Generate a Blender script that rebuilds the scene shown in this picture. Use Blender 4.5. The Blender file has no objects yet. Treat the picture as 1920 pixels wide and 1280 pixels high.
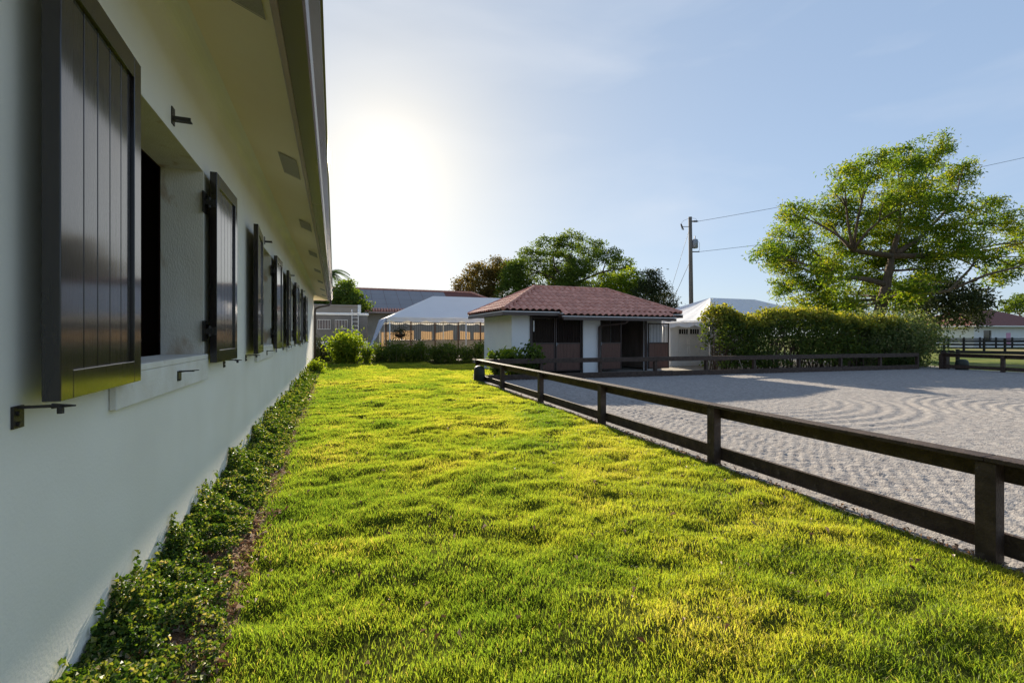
import bpy, math, random
import numpy as np
from mathutils import Vector, Matrix

random.seed(7)
rng = np.random.default_rng(11)
R = math.radians
scene = bpy.context.scene
col = scene.collection

# ------------------------------------------------------------------ camera
CH = 1.6                        # eye height
F = 853.0                       # focal length in photo pixels (1920 wide)
HZ = 628.0                      # horizon row in the photo
YAW = math.atan(333.0 / F)
SN, CS = math.sin(YAW), math.cos(YAW)
cam_d = bpy.data.cameras.new('camera')
cam = bpy.data.objects.new('camera', cam_d)
col.objects.link(cam)
cam.location = (0, 0, CH)
cam.rotation_euler = (math.pi / 2, 0, -YAW)
cam_d.sensor_width = 36
cam_d.lens = F / 1920 * 36
cam_d.shift_y = -(640 - HZ) / 1920
cam_d.clip_start = 0.05
cam_d.clip_end = 3000
scene.camera = cam

# ------------------------------------------------------------------ sky and sun
SUN = Vector((0.108, 1.026, 0.373)).normalized()
world = bpy.data.worlds.new('World')
scene.world = world
world.use_nodes = True
nt = world.node_tree
bg = nt.nodes['Background']
sky = nt.nodes.new('ShaderNodeTexSky')
sky.sky_type = 'NISHITA'
sky.sun_disc = False
sky.sun_elevation = math.asin(SUN.z)
sky.sun_rotation = math.atan2(SUN.x, SUN.y)
sky.altitude = 0
sky.air_density = 1.0
sky.dust_density = 0.5
sky.ozone_density = 1.0
gam = nt.nodes.new('ShaderNodeGamma')          # hazy, even evening sky: softer range from zenith to sun
gam.inputs['Gamma'].default_value = 0.36
tin = nt.nodes.new('ShaderNodeMix'); tin.data_type = 'RGBA'; tin.blend_type = 'MULTIPLY'; tin.inputs['Factor'].default_value = 1
tin.inputs['B'].default_value = (0.88, 1.0, 1.17, 1)
# aureole: hazy air scatters a warm glow around the sun
gtc = nt.nodes.new('ShaderNodeTexCoord'); dt = nt.nodes.new('ShaderNodeVectorMath'); dt.operation = 'DOT_PRODUCT'
dt.inputs[1].default_value = tuple(SUN)
nrm_ = nt.nodes.new('ShaderNodeVectorMath'); nrm_.operation = 'NORMALIZE'
nt.links.new(gtc.outputs['Generated'], nrm_.inputs[0]); nt.links.new(nrm_.outputs[0], dt.inputs[0])


def wmath(op, a, b=None):
    m_ = nt.nodes.new('ShaderNodeMath'); m_.operation = op
    for i_, q_ in enumerate((a, b)):
        if q_ is None: continue
        if isinstance(q_, (int, float)): m_.inputs[i_].default_value = q_
        else: nt.links.new(q_, m_.inputs[i_])
    return m_.outputs[0]


ang = wmath('ARCCOSINE', wmath('MINIMUM', dt.outputs['Value'], 0.999999))
core = wmath('MULTIPLY', wmath('EXPONENT', wmath('MULTIPLY', ang, -1 / 0.06)), 1.3)
wide = wmath('EXPONENT', wmath('MULTIPLY', ang, -1 / 0.42))
wt_ = nt.nodes.new('ShaderNodeMix'); wt_.data_type = 'RGBA'
wt_.inputs['A'].default_value = (0.80, 0.975, 1.25, 1); wt_.inputs['B'].default_value = (1.02, 0.985, 0.88, 1)
nt.links.new(wide, wt_.inputs['Factor']); nt.links.new(wt_.outputs['Result'], tin.inputs['B'])
glow = nt.nodes.new('ShaderNodeMix'); glow.data_type = 'RGBA'; glow.blend_type = 'ADD'; glow.clamp_factor = False
glow.inputs['B'].default_value = (1.0, 0.93, 0.80, 1)
nt.links.new(core, glow.inputs['Factor'])
# thin high haze drifting through the air
wtc = nt.nodes.new('ShaderNodeTexCoord'); wmp = nt.nodes.new('ShaderNodeMapping'); wmp.inputs['Scale'].default_value = (1.2, 1.2, 4.5)
wnz = nt.nodes.new('ShaderNodeTexNoise'); wnz.inputs['Scale'].default_value = 1.6; wnz.inputs['Detail'].default_value = 7; wnz.inputs['Distortion'].default_value = 0.6
wrp = nt.nodes.new('ShaderNodeValToRGB')
wrp.color_ramp.elements[0].position = 0.45; wrp.color_ramp.elements[0].color = (0, 0, 0, 1)
wrp.color_ramp.elements[1].position = 0.80; wrp.color_ramp.elements[1].color = (0.30, 0.30, 0.30, 1)
hz_ = nt.nodes.new('ShaderNodeMix'); hz_.data_type = 'RGBA'; hz_.inputs['B'].default_value = (2.45, 2.5, 2.6, 1)
nt.links.new(wtc.outputs['Generated'], wmp.inputs[0]); nt.links.new(wmp.outputs[0], wnz.inputs['Vector'])
nt.links.new(wnz.outputs[0], wrp.inputs[0]); nt.links.new(wrp.outputs[0], hz_.inputs['Factor'])
nt.links.new(sky.outputs[0], gam.inputs['Color'])
nt.links.new(gam.outputs[0], tin.inputs['A'])
nt.links.new(tin.outputs['Result'], hz_.inputs['A'])
nt.links.new(hz_.outputs['Result'], glow.inputs['A'])
nt.links.new(glow.outputs['Result'], bg.inputs['Color'])
bg.inputs['Strength'].default_value = 0.147
sun_d = bpy.data.lights.new('sun', 'SUN')
sun_d.energy = 4.6
sun_d.angle = R(0.6)
sun_d.color = (1.0, 0.87, 0.68)
sun = bpy.data.objects.new('sun', sun_d)
col.objects.link(sun)
sun.rotation_euler = SUN.to_track_quat('Z', 'Y').to_euler()
sun.location = (5, 40, 30)
vs = scene.view_settings
vs.view_transform = 'Standard'
vs.look = 'None'
vs.exposure = 1.36
vs.gamma = 1.0
scene.cycles.max_bounces = 8
scene.cycles.diffuse_bounces = 4
scene.cycles.transmission_bounces = 4
scene.cycles.transparent_max_bounces = 6
scene.cycles.use_denoising = True


# ------------------------------------------------------------------ helpers
def V(px, py, d):
    """point at camera depth d seen at photo pixel px, py (used for laying out the plan)"""
    lat = (px - 960) / F * d
    return Vector((d * SN + lat * CS, d * CS - lat * SN, CH - (py - HZ) / F * d))


def tag(o, label=None, cat=None, group=None, kind=None):
    if label: o['label'] = label
    if cat: o['category'] = cat
    if group: o['group'] = group
    if kind: o['kind'] = kind
    return o


def empty(name, label, cat, loc=(0, 0, 0), group=None, rz=0):
    o = bpy.data.objects.new(name, None)
    o.empty_display_size = 0.3
    o.location = loc
    o.rotation_euler = (0, 0, rz)
    col.objects.link(o)
    return tag(o, label, cat, group)


def root_loc(p):
    v = Vector((0, 0, 0))
    while p is not None:
        v += p.location
        p = p.parent
    return v


def np_mesh(name, verts, loops, sizes, mat, parent=None, tint=None, smooth=False, local=False):
    verts = np.asarray(verts, dtype=np.float32).reshape(-1, 3)
    if parent is not None and not local:
        verts = verts - np.array(root_loc(parent), dtype=np.float32)
    me = bpy.data.meshes.new(name)
    me.vertices.add(len(verts))
    me.vertices.foreach_set('co', verts.ravel())
    loops = np.asarray(loops, dtype=np.int32)
    sizes = np.asarray(sizes, dtype=np.int32)
    me.loops.add(len(loops))
    me.loops.foreach_set('vertex_index', loops)
    me.polygons.add(len(sizes))
    starts = np.concatenate(([0], np.cumsum(sizes)[:-1])).astype(np.int32)
    me.polygons.foreach_set('loop_start', starts)
    me.polygons.foreach_set('loop_total', sizes)
    me.polygons.foreach_set('use_smooth', np.full(len(sizes), bool(smooth)))
    if tint is not None:
        a = me.attributes.new('tint', 'FLOAT', 'FACE')
        a.data.foreach_set('value', np.asarray(tint, dtype=np.float32))
    me.update(calc_edges=True)
    me.validate()
    me.materials.append(mat)
    o = bpy.data.objects.new(name, me)
    col.objects.link(o)
    if parent is not None:
        o.parent = parent
    return o


class MB:
    def __init__(self):
        self.v = []; self.f = []; self.t = []; self.tint = 0.5

    def quad(self, *pts):
        n = len(self.v)
        self.v.extend([tuple(p) for p in pts])
        self.f.append(tuple(range(n, n + len(pts)))); self.t.append(self.tint)

    def box(self, x0, x1, y0, y1, z0, z1):
        n = len(self.v)
        for z in (z0, z1):
            self.v += [(x0, y0, z), (x1, y0, z), (x1, y1, z), (x0, y1, z)]
        for f in ((0, 3, 2, 1), (4, 5, 6, 7), (0, 1, 5, 4), (1, 2, 6, 5), (2, 3, 7, 6), (3, 0, 4, 7)):
            self.f.append(tuple(n + i for i in f)); self.t.append(self.tint)

    def beam(self, p, q, w, h, up=(0, 0, 1), off=0.0):
        """box from p to q; w across, h along 'up', centred"""
        p, q = Vector(p), Vector(q)
        d = (q - p).normalized()
        s = d.cross(Vector(up))
        if s.length < 1e-5: s = Vector((1, 0, 0))
        s.normalize()
        u = s.cross(d).normalized()
        n = len(self.v)
        for c in (p, q):
            for a, b in ((-1, -1), (1, -1), (1, 1), (-1, 1)):
                self.v.append(tuple(c + s * (a * w / 2 + off) + u * (b * h / 2)))
        for f in ((0, 1, 2, 3), (7, 6, 5, 4), (0, 4, 5, 1), (1, 5, 6, 2), (2, 6, 7, 3), (3, 7, 4, 0)):
            self.f.append(tuple(n + i for i in f)); self.t.append(self.tint)

    def tube(self, pts, rad, n=8, cap=True):
        pts = [Vector(p) for p in pts]
        if not hasattr(rad, '__len__'): rad = [rad] * len(pts)
        base = len(self.v)
        prev = None
        for i, p in enumerate(pts):
            a = pts[max(i - 1, 0)]; b = pts[min(i + 1, len(pts) - 1)]
            d = (b - a).normalized()
            if prev is None:
                s = d.cross(Vector((0, 0, 1)))
                if s.length < 0.05: s = d.cross(Vector((1, 0, 0)))
            else:
                s = prev - d * prev.dot(d)
            s.normalize(); prev = s
            u = d.cross(s)
            for k in range(n):
                th = 2 * math.pi * k / n
                self.v.append(tuple(p + (s * math.cos(th) + u * math.sin(th)) * rad[i]))
        for i in range(len(pts) - 1):
            for k in range(n):
                k2 = (k + 1) % n
                self.f.append((base + i * n + k, base + i * n + k2, base + (i + 1) * n + k2, base + (i + 1) * n + k))
                self.t.append(self.tint)
        if cap:
            self.f.append(tuple(base + k for k in range(n))[::-1]); self.t.append(self.tint)
            e = base + (len(pts) - 1) * n
            self.f.append(tuple(e + k for k in range(n))); self.t.append(self.tint)

    def lathe(self, c, prof, n=20):
        """prof: list of (r, z) from bottom to top"""
        self.tube([(c[0], c[1], c[2] + z) for r, z in prof], [max(r, 1e-4) for r, z in prof], n)

    def build(self, name, mat, parent=None, smooth=False, local=False, bevel=0, tint=False):
        loops = [i for f in self.f for i in f]
        sizes = [len(f) for f in self.f]
        o = np_mesh(name, self.v, loops, sizes, mat, parent, self.t if tint else None, smooth, local)
        if bevel:
            b = o.modifiers.new('bevel', 'BEVEL')
            b.width = bevel; b.segments = 2; b.limit_method = 'ANGLE'
        return o


def vnoise(x, y, seed=0):
    x = np.asarray(x, dtype=np.float64); y = np.asarray(y, dtype=np.float64)
    xi = np.floor(x).astype(np.int64); yi = np.floor(y).astype(np.int64)
    fx = x - xi; fy = y - yi
    fx = fx * fx * (3 - 2 * fx); fy = fy * fy * (3 - 2 * fy)

    def h(a, b):
        n = (a * 374761393 + b * 668265263 + seed * 982451653) & 0x7fffffff
        n = ((n ^ (n >> 13)) * 1274126177) & 0x7fffffff
        n = (n ^ (n >> 16)) & 0xffff
        return n / 65535.0
    a = h(xi, yi); b = h(xi + 1, yi); c = h(xi, yi + 1); d = h(xi + 1, yi + 1)
    return (a * (1 - fx) + b * fx) * (1 - fy) + (c * (1 - fx) + d * fx) * fy


def fbm(x, y, seed=0, o=3):
    s = 0; a = 1; t = 0
    for i in range(o):
        s = s + a * vnoise(x * 2 ** i, y * 2 ** i, seed + i * 17); t += a; a *= 0.5
    return s / t


# ------------------------------------------------------------------ materials
def mat(name, c1, c2=None, scale=5.0, rough=0.7, bump=0.0, bscale=None, spec=0.4, metal=0.0, c3=None, s3=1.0, t3=0.6,
        stretch=None, coat=0.0, tintmix=None, detail=6.0):
    m = bpy.data.materials.new(name)
    m.use_nodes = True
    n = m.node_tree.nodes; l = m.node_tree.links
    p = n['Principled BSDF']
    p.inputs['Roughness'].default_value = rough
    p.inputs['Specular IOR Level'].default_value = spec
    p.inputs['Metallic'].default_value = metal
    p.inputs['Coat Weight'].default_value = coat
    tc = n.new('ShaderNodeTexCoord')
    src = tc.outputs['Object']
    if stretch:
        mp = n.new('ShaderNodeMapping')
        mp.inputs['Scale'].default_value = stretch
        l.new(src, mp.inputs[0]); src = mp.outputs[0]
    out = None
    if c2 is not None:
        nz = n.new('ShaderNodeTexNoise')
        nz.inputs['Scale'].default_value = scale
        nz.inputs['Detail'].default_value = detail
        l.new(src, nz.inputs['Vector'])
        rp = n.new('ShaderNodeValToRGB')
        rp.color_ramp.elements[0].position = 0.32; rp.color_ramp.elements[0].color = (*c1, 1)
        rp.color_ramp.elements[1].position = 0.68; rp.color_ramp.elements[1].color = (*c2, 1)
        l.new(nz.outputs[0], rp.inputs[0])
        out = rp.outputs[0]
    else:
        rgb = n.new('ShaderNodeRGB'); rgb.outputs[0].default_value = (*c1, 1); out = rgb.outputs[0]
    if c3 is not None:
        nz3 = n.new('ShaderNodeTexNoise')
        nz3.inputs['Scale'].default_value = s3; nz3.inputs['Detail'].default_value = 8
        l.new(src, nz3.inputs['Vector'])
        r3 = n.new('ShaderNodeValToRGB')
        r3.color_ramp.elements[0].position = t3; r3.color_ramp.elements[0].color = (0, 0, 0, 1)
        r3.color_ramp.elements[1].position = min(t3 + 0.12, 1); r3.color_ramp.elements[1].color = (1, 1, 1, 1)
        l.new(nz3.outputs[0], r3.inputs[0])
        mx = n.new('ShaderNodeMix'); mx.data_type = 'RGBA'
        l.new(r3.outputs[0], mx.inputs['Factor']); l.new(out, mx.inputs['A']); mx.inputs['B'].default_value = (*c3, 1)
        out = mx.outputs['Result']
    if tintmix is not None:
        at = n.new('ShaderNodeAttribute'); at.attribute_name = 'tint'
        mx = n.new('ShaderNodeMix'); mx.data_type = 'RGBA'; mx.blend_type = 'MULTIPLY'
        mx.inputs['Factor'].default_value = 1
        r4 = n.new('ShaderNodeValToRGB')
        r4.color_ramp.elements[0].color = (*tintmix[0], 1); r4.color_ramp.elements[1].color = (*tintmix[1], 1)
        l.new(at.outputs['Fac'], r4.inputs[0])
        l.new(out, mx.inputs['A']); l.new(r4.outputs[0], mx.inputs['B'])
        out = mx.outputs['Result']
    l.new(out, p.inputs['Base Color'])
    if bump:
        nb = n.new('ShaderNodeTexNoise')
        nb.inputs['Scale'].default_value = bscale or scale * 4
        nb.inputs['Detail'].default_value = 5
        l.new(src, nb.inputs['Vector'])
        b = n.new('ShaderNodeBump'); b.inputs['Strength'].default_value = bump; b.inputs['Distance'].default_value = 0.02
        l.new(nb.outputs[0], b.inputs['Height']); l.new(b.outputs[0], p.inputs['Normal'])
    return m


def leaf_mat(name, stops, trans=0.45, tcol=(1.25, 1.15, 0.5), rough=0.6, spec=0.2):
    """stops: colours from tint 0 to 1"""
    m = bpy.data.materials.new(name); m.use_nodes = True
    n = m.node_tree.nodes; l = m.node_tree.links
    p = n['Principled BSDF']; out = n['Material Output']
    at = n.new('ShaderNodeAttribute'); at.attribute_name = 'tint'
    rp = n.new('ShaderNodeValToRGB')
    els = rp.color_ramp.elements
    for i, c in enumerate(stops):
        pos = i / (len(stops) - 1)
        if i == 0: e = els[0]
        elif i == len(stops) - 1: e = els[-1]
        else: e = els.new(pos)
        e.position = pos; e.color = (*c, 1)
    l.new(at.outputs['Fac'], rp.inputs[0])
    l.new(rp.outputs[0], p.inputs['Base Color'])
    p.inputs['Roughness'].default_value = rough
    p.inputs['Specular IOR Level'].default_value = spec
    mul = n.new('ShaderNodeMix'); mul.data_type = 'RGBA'; mul.blend_type = 'MULTIPLY'; mul.inputs['Factor'].default_value = 1
    l.new(rp.outputs[0], mul.inputs['A']); mul.inputs['B'].default_value = (*tcol, 1)
    tr = n.new('ShaderNodeBsdfTranslucent'); l.new(mul.outputs['Result'], tr.inputs['Color'])
    mix = n.new('ShaderNodeMixShader'); mix.inputs[0].default_value = trans
    l.new(p.outputs[0], mix.inputs[1]); l.new(tr.outputs[0], mix.inputs[2]); l.new(mix.outputs[0], out.inputs['Surface'])
    return m


def cloth_mat(name, c, tc, trans=0.3, rough=0.55):
    m = bpy.data.materials.new(name); m.use_nodes = True
    n = m.node_tree.nodes; l = m.node_tree.links
    p = n['Principled BSDF']; out = n['Material Output']
    tcd = n.new('ShaderNodeTexCoord'); nz = n.new('ShaderNodeTexNoise'); nz.inputs['Scale'].default_value = 1.3
    nz.inputs['Detail'].default_value = 4
    l.new(tcd.outputs['Object'], nz.inputs['Vector'])
    rp = n.new('ShaderNodeValToRGB')
    rp.color_ramp.elements[0].color = (c[0] * .9, c[1] * .9, c[2] * .9, 1); rp.color_ramp.elements[1].color = (*c, 1)
    l.new(nz.outputs[0], rp.inputs[0]); l.new(rp.outputs[0], p.inputs['Base Color'])
    b = n.new('ShaderNodeBump'); b.inputs['Strength'].default_value = 0.35; b.inputs['Distance'].default_value = 0.05
    l.new(nz.outputs[0], b.inputs['Height']); l.new(b.outputs[0], p.inputs['Normal'])
    p.inputs['Roughness'].default_value = rough
    tr = n.new('ShaderNodeBsdfTranslucent'); tr.inputs['Color'].default_value = (*tc, 1)
    mix = n.new('ShaderNodeMixShader'); mix.inputs[0].default_value = trans
    l.new(p.outputs[0], mix.inputs[1]); l.new(tr.outputs[0], mix.inputs[2]); l.new(mix.outputs[0], out.inputs['Surface'])
    return m


M_stucco = mat('stucco', (0.79, 0.77, 0.70), (0.85, 0.835, 0.775), 1.3, 0.85, 0.10, 60, 0.2, c3=(0.50, 0.46, 0.40), s3=17, t3=0.745)
M_specks = M_stucco
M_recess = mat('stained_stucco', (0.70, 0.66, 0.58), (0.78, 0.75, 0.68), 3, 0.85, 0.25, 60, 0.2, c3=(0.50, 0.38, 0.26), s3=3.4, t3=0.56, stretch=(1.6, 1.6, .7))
M_sill = mat('sill_paint', (0.66, 0.63, 0.56), (0.77, 0.76, 0.72), 5, 0.8, 0.15, 50, 0.25, c3=(0.42, 0.32, 0.22), s3=4, t3=0.63)
M_soffit = mat('soffit_paint', (0.85, 0.73, 0.54), (0.87, 0.77, 0.59), 1.5, 0.8, 0.12, 40, 0.2)
M_vent = mat('vent_mesh', (0.33, 0.30, 0.25), (0.42, 0.38, 0.32), 90, 0.8)
M_gutter = mat('gutter_brown', (0.36, 0.27, 0.265), (0.39, 0.30, 0.29), 2, 0.4, 0.0, spec=0.6)
M_gutdark = mat('dark_brown_metal', (0.06, 0.042, 0.036), (0.075, 0.055, 0.048), 2, 0.4)
M_gutterface = mat('gutter_face', (0.14, 0.115, 0.105), None, 2, 0.22, spec=0.8)
M_shutter = mat('shutter_paint', (0.011, 0.008, 0.008), (0.018, 0.013, 0.012), 30, 0.45, 0.03, 200, 0.12, stretch=(1, 1, 0.08), coat=0.9)
M_shutter.node_tree.nodes['Principled BSDF'].inputs['Coat IOR'].default_value = 1.66
M_shutter.node_tree.nodes['Principled BSDF'].inputs['Coat Roughness'].default_value = 0.10
M_iron = mat('black_iron', (0.012, 0.011, 0.011), (0.03, 0.024, 0.02), 60, 0.45, 0.2, 120, 0.5)
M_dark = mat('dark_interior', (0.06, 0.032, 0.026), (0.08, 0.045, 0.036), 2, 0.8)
M_soil = mat('soil', (0.035, 0.045, 0.010), (0.075, 0.08, 0.018), 8, 0.95, 0.6, 30, 0.0)
M_ground = mat('field_ground', (0.07, 0.11, 0.018), (0.16, 0.17, 0.04), 0.35, 0.95, 0.8, 6, 0.1, c3=(0.22, 0.18, 0.10), s3=0.12, t3=0.55)
M_sand = mat('arena_sand', (0.24, 0.222, 0.213), (0.35, 0.33, 0.312), 14, 0.95, 0.7, 45, 0.05, c3=(0.19, 0.15, 0.13), s3=9, t3=0.66)
M_mulch = mat('mulch', (0.10, 0.05, 0.03), (0.22, 0.12, 0.07), 30, 0.95, 0.8, 60)
M_yard = mat('yard_gravel', (0.20, 0.18, 0.15), (0.34, 0.31, 0.27), 6, 0.95, 0.5, 30)
M_fence = mat('fence_wood', (0.036, 0.023, 0.017), (0.075, 0.05, 0.037), 10, 0.62, 0.35, 45, 0.3, c3=(0.11, 0.085, 0.07), s3=14, t3=0.62)
M_black = mat('black_fence', (0.008, 0.007, 0.008), (0.018, 0.016, 0.016), 10, 0.65, 0.2, 40)
M_tile = mat('clay_tile', (0.52, 0.24, 0.175), (0.66, 0.35, 0.265), 5, 0.75, 0.2, 30, 0.2, tintmix=((0.8, 0.77, 0.77), (1.08, 1.06, 1.05)))
M_brown = mat('stall_brown', (0.10, 0.05, 0.036), (0.14, 0.07, 0.05), 4, 0.55, 0.1, 40, stretch=(6, 6, .6))
M_bars = mat('bar_brown', (0.035, 0.02, 0.016), None, 3, 0.45, spec=0.5)
M_white = mat('white_paint', (0.78, 0.78, 0.77), (0.72, 0.73, 0.73), 2, 0.7, 0.1, 40)
M_whitemetal = mat('white_metal', (0.75, 0.75, 0.74), None, 2, 0.4)
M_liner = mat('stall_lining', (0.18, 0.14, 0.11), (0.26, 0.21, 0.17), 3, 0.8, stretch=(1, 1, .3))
M_tent = cloth_mat('tent_vinyl', (0.80, 0.81, 0.83), (0.75, 0.72, 0.66), 0.22)
M_tarp = cloth_mat('tarp', (0.30, 0.38, 0.55), (0.3, 0.38, 0.55), 0.3)
M_tan = cloth_mat('tan_cloth', (0.24, 0.16, 0.10), (0.30, 0.20, 0.11), 0.4)
M_beige = mat('beige_panel', (0.40, 0.35, 0.28), (0.46, 0.41, 0.34), 2, 0.8)
M_grey = mat('grey_paint', (0.12, 0.115, 0.11), (0.15, 0.145, 0.14), 2, 0.5)
M_beigewall = mat('beige_wall', (0.30, 0.26, 0.22), (0.35, 0.31, 0.27), 1, 0.8)
M_solar = mat('solar_roof', (0.10, 0.11, 0.135), (0.125, 0.13, 0.155), 0.5, 0.35, spec=0.5)
M_bark = mat('bark', (0.07, 0.05, 0.035), (0.16, 0.115, 0.08), 6, 0.9, 0.7, 14, stretch=(1, 1, .25))
M_barkpale = mat('pale_bark', (0.20, 0.16, 0.12), (0.30, 0.25, 0.2), 6, 0.9, 0.5, 14, stretch=(1, 1, .25))
M_pole = mat('pole_wood', (0.10, 0.085, 0.07), (0.17, 0.15, 0.125), 6, 0.85, 0.4, 20, stretch=(1, 1, .1))
M_galv = mat('galvanised', (0.22, 0.25, 0.28), (0.28, 0.30, 0.33), 4, 0.5, metal=0.2)
M_glass = mat('dark_pane', (0.01, 0.01, 0.012), None, 2, 0.1, spec=0.6)
M_shingle = mat('red_shingle', (0.13, 0.045, 0.035), (0.19, 0.07, 0.055), 6, 0.85, 0.3, 20)
M_speaker = mat('dark_green_plastic', (0.018, 0.026, 0.02), (0.028, 0.036, 0.028), 8, 0.55, 0.15, 60)
M_pink = mat('pink_banner', (0.7, 0.35, 0.5), None, 2, 0.7)

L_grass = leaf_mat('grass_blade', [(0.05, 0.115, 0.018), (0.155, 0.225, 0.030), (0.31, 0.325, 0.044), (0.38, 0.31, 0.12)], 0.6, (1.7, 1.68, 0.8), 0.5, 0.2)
L_vine = leaf_mat('vine_leaf', [(0.03, 0.07, 0.014), (0.06, 0.12, 0.022), (0.12, 0.18, 0.03), (0.24, 0.26, 0.07), (0.36, 0.31, 0.22)], 0.35, (1.7, 1.6, 0.5), 0.5, 0.25)
L_litter = leaf_mat('dead_leaf', [(0.14, 0.08, 0.05), (0.34, 0.24, 0.17), (0.6, 0.52, 0.44)], 0.15, (1, .8, .6), 0.7, 0.2)
L_big = leaf_mat('tree_leaf_yellow_green', [(0.035, 0.08, 0.014), (0.085, 0.15, 0.018), (0.18, 0.235, 0.025), (0.28, 0.24, 0.035)], 0.55, (1.8, 1.75, .55))
L_mid = leaf_mat('tree_leaf_green', [(0.04, 0.075, 0.018), (0.08, 0.13, 0.022), (0.14, 0.18, 0.032)], 0.45, (1.7, 1.6, .5))
L_dark = leaf_mat('tree_leaf_dark', [(0.022, 0.036, 0.016), (0.04, 0.055, 0.022), (0.06, 0.07, 0.03)], 0.25)
L_orange = leaf_mat('tree_leaf_russet', [(0.05, 0.055, 0.016), (0.11, 0.085, 0.025), (0.19, 0.13, 0.04)], 0.45, (1.6, 1.5, .5))
L_bright = leaf_mat('tree_leaf_bright', [(0.08, 0.14, 0.014), (0.15, 0.22, 0.02), (0.24, 0.28, 0.03)], 0.5, (1.8, 1.7, .45))
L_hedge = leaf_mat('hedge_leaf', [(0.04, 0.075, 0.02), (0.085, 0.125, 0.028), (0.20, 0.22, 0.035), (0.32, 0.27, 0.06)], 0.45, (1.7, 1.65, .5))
L_grey = leaf_mat('grey_green_leaf', [(0.06, 0.095, 0.035), (0.115, 0.16, 0.055), (0.22, 0.22, 0.10)], 0.4, (1.6, 1.55, .7))


# ------------------------------------------------------------------ leaf meshes
def unit(a):
    return a / (np.linalg.norm(a, axis=1, keepdims=True) + 1e-9)


def leaves(name, c, L, W, mat_, parent=None, tint=None, up=0.5, out=None, fold=0.18, droop=0.25, local=False):
    c = np.asarray(c, dtype=np.float64); n = len(c)
    L = np.broadcast_to(np.asarray(L, dtype=np.float64), (n,))[:, None]
    W = np.broadcast_to(np.asarray(W, dtype=np.float64), (n,))[:, None]
    nor = rng.normal(size=(n, 3)); nor[:, 2] += up
    if out is not None: nor = nor + out
    nor = unit(nor)
    d = rng.normal(size=(n, 3)); d = unit(d - nor * (d * nor).sum(1, keepdims=True))
    s = np.cross(nor, d)
    b = c - d * L * .5
    t = c + d * L * .5 - nor * L * droop
    m1 = c + s * W * .5 + nor * W * fold
    m2 = c - s * W * .5 + nor * W * fold
    verts = np.stack([b, m1, t, m2], axis=1).reshape(-1, 3)
    idx = np.arange(n)[:, None] * 4
    loops = (idx + np.array([[0, 1, 2, 0, 2, 3]])).ravel()
    sizes = np.full(n * 2, 3)
    if tint is None: tint = rng.random(n)
    return np_mesh(name, verts, loops, sizes, mat_, parent, np.repeat(tint, 2), False, local)


def blob_points(blobs, per_m2, spread, per_cl, squash=1.0, inner=0.45):
    """leaf points gathered in small clumps through the outer volume of each blob"""
    pts = []; tn = []
    for (c, r) in blobs:
        c = np.array(c); r = np.array(r if hasattr(r, '__len__') else (r, r, r * squash))
        k = max(4, int(per_m2 * 4 * (r[0] * r[1] * r[2]) ** (2 / 3)))
        u = unit(rng.normal(size=(k, 3)))
        rad = inner + (1 - inner) * rng.random(k) ** 0.6
        cc = c + u * rad[:, None] * r
        base_t = rng.random(k)
        for i in range(k):
            m = rng.poisson(per_cl) + 2
            p = cc[i] + rng.normal(size=(m, 3)) * spread * np.array([1, 1, .65])
            pts.append(p)
            tn.append(np.clip(base_t[i] * .6 + .4 * rng.random(m), 0, 1))
    return np.concatenate(pts), np.concatenate(tn)


def curve_pts(a, b, n=5, bend=0.12, sag=0.0):
    a, b = Vector(a), Vector(b)
    L = (b - a).length
    off = Vector((random.uniform(-1, 1), random.uniform(-1, 1), random.uniform(-.3, .8))) * L * bend
    r = []
    for i in range(n + 1):
        t = i / n
        r.append(a.lerp(b, t) + off * (4 * t * (1 - t)) * .6 + Vector((0, 0, -sag * 4 * t * (1 - t))))
    return r


def tree(name, label, cat, base, trunk_top, r0, blobs, leafmat, leafL, leafW, per_m2, spread, per_cl, bark=None, group=None,
         squash=1.0, fork=None, up=0.4, extra=(), inner=.45, tintshift=None):
    base = Vector(base); top = Vector(trunk_top)
    t = empty(name, label, cat, base, group)
    mb = MB()
    tp = curve_pts(base, top, 7, 0.04)
    rad = [r0 * (1.25 - .75 * i / 7) for i in range(8)]; rad[0] = r0 * 1.6
    mb.tube(tp, rad, 10)
    forks = fork or [top]
    forks = [Vector(f) for f in forks]
    for f in forks:
        if (f - top).length > .1:
            near = min(tp[3:], key=lambda p: (p - f).length)
            cp = curve_pts(near, f, 5, .1)
            mb.tube(cp, [r0 * (.55 - .3 * i / 5) for i in range(6)], 8)
    allf = forks + tp[4:]
    for c, r in blobs:
        c = Vector(c)
        rr = r[0] if hasattr(r, '__len__') else r
        cand = sorted(allf, key=lambda p: (p - c).length + max(0, p.z - c.z) * 1.5)[0]
        cp = curve_pts(cand, c, 5, .14)
        mb.tube(cp, [r0 * (.27 - .21 * i / 5) for i in range(6)], 6)
        for k in range(4):
            e = c + Vector((random.uniform(-1, 1), random.uniform(-1, 1), random.uniform(-.4, .9))) * rr * .75
            mb.tube(curve_pts(cp[random.choice((3, 4, 5))], e, 3, .12), [r0 * .11, r0 * .08, r0 * .05, r0 * .025], 5)
    for pts, rads in extra:
        mb.tube(pts, rads, 8)
    mb.build('trunk', bark or M_bark, t, smooth=True)
    p, tn = blob_points(blobs, per_m2, spread, per_cl, squash, inner)
    sz = .75 + .5 * rng.random(len(p))
    leaves('crown', p, leafL * sz, leafW * sz, leafmat, t, tn, up=up)
    return t


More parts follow.
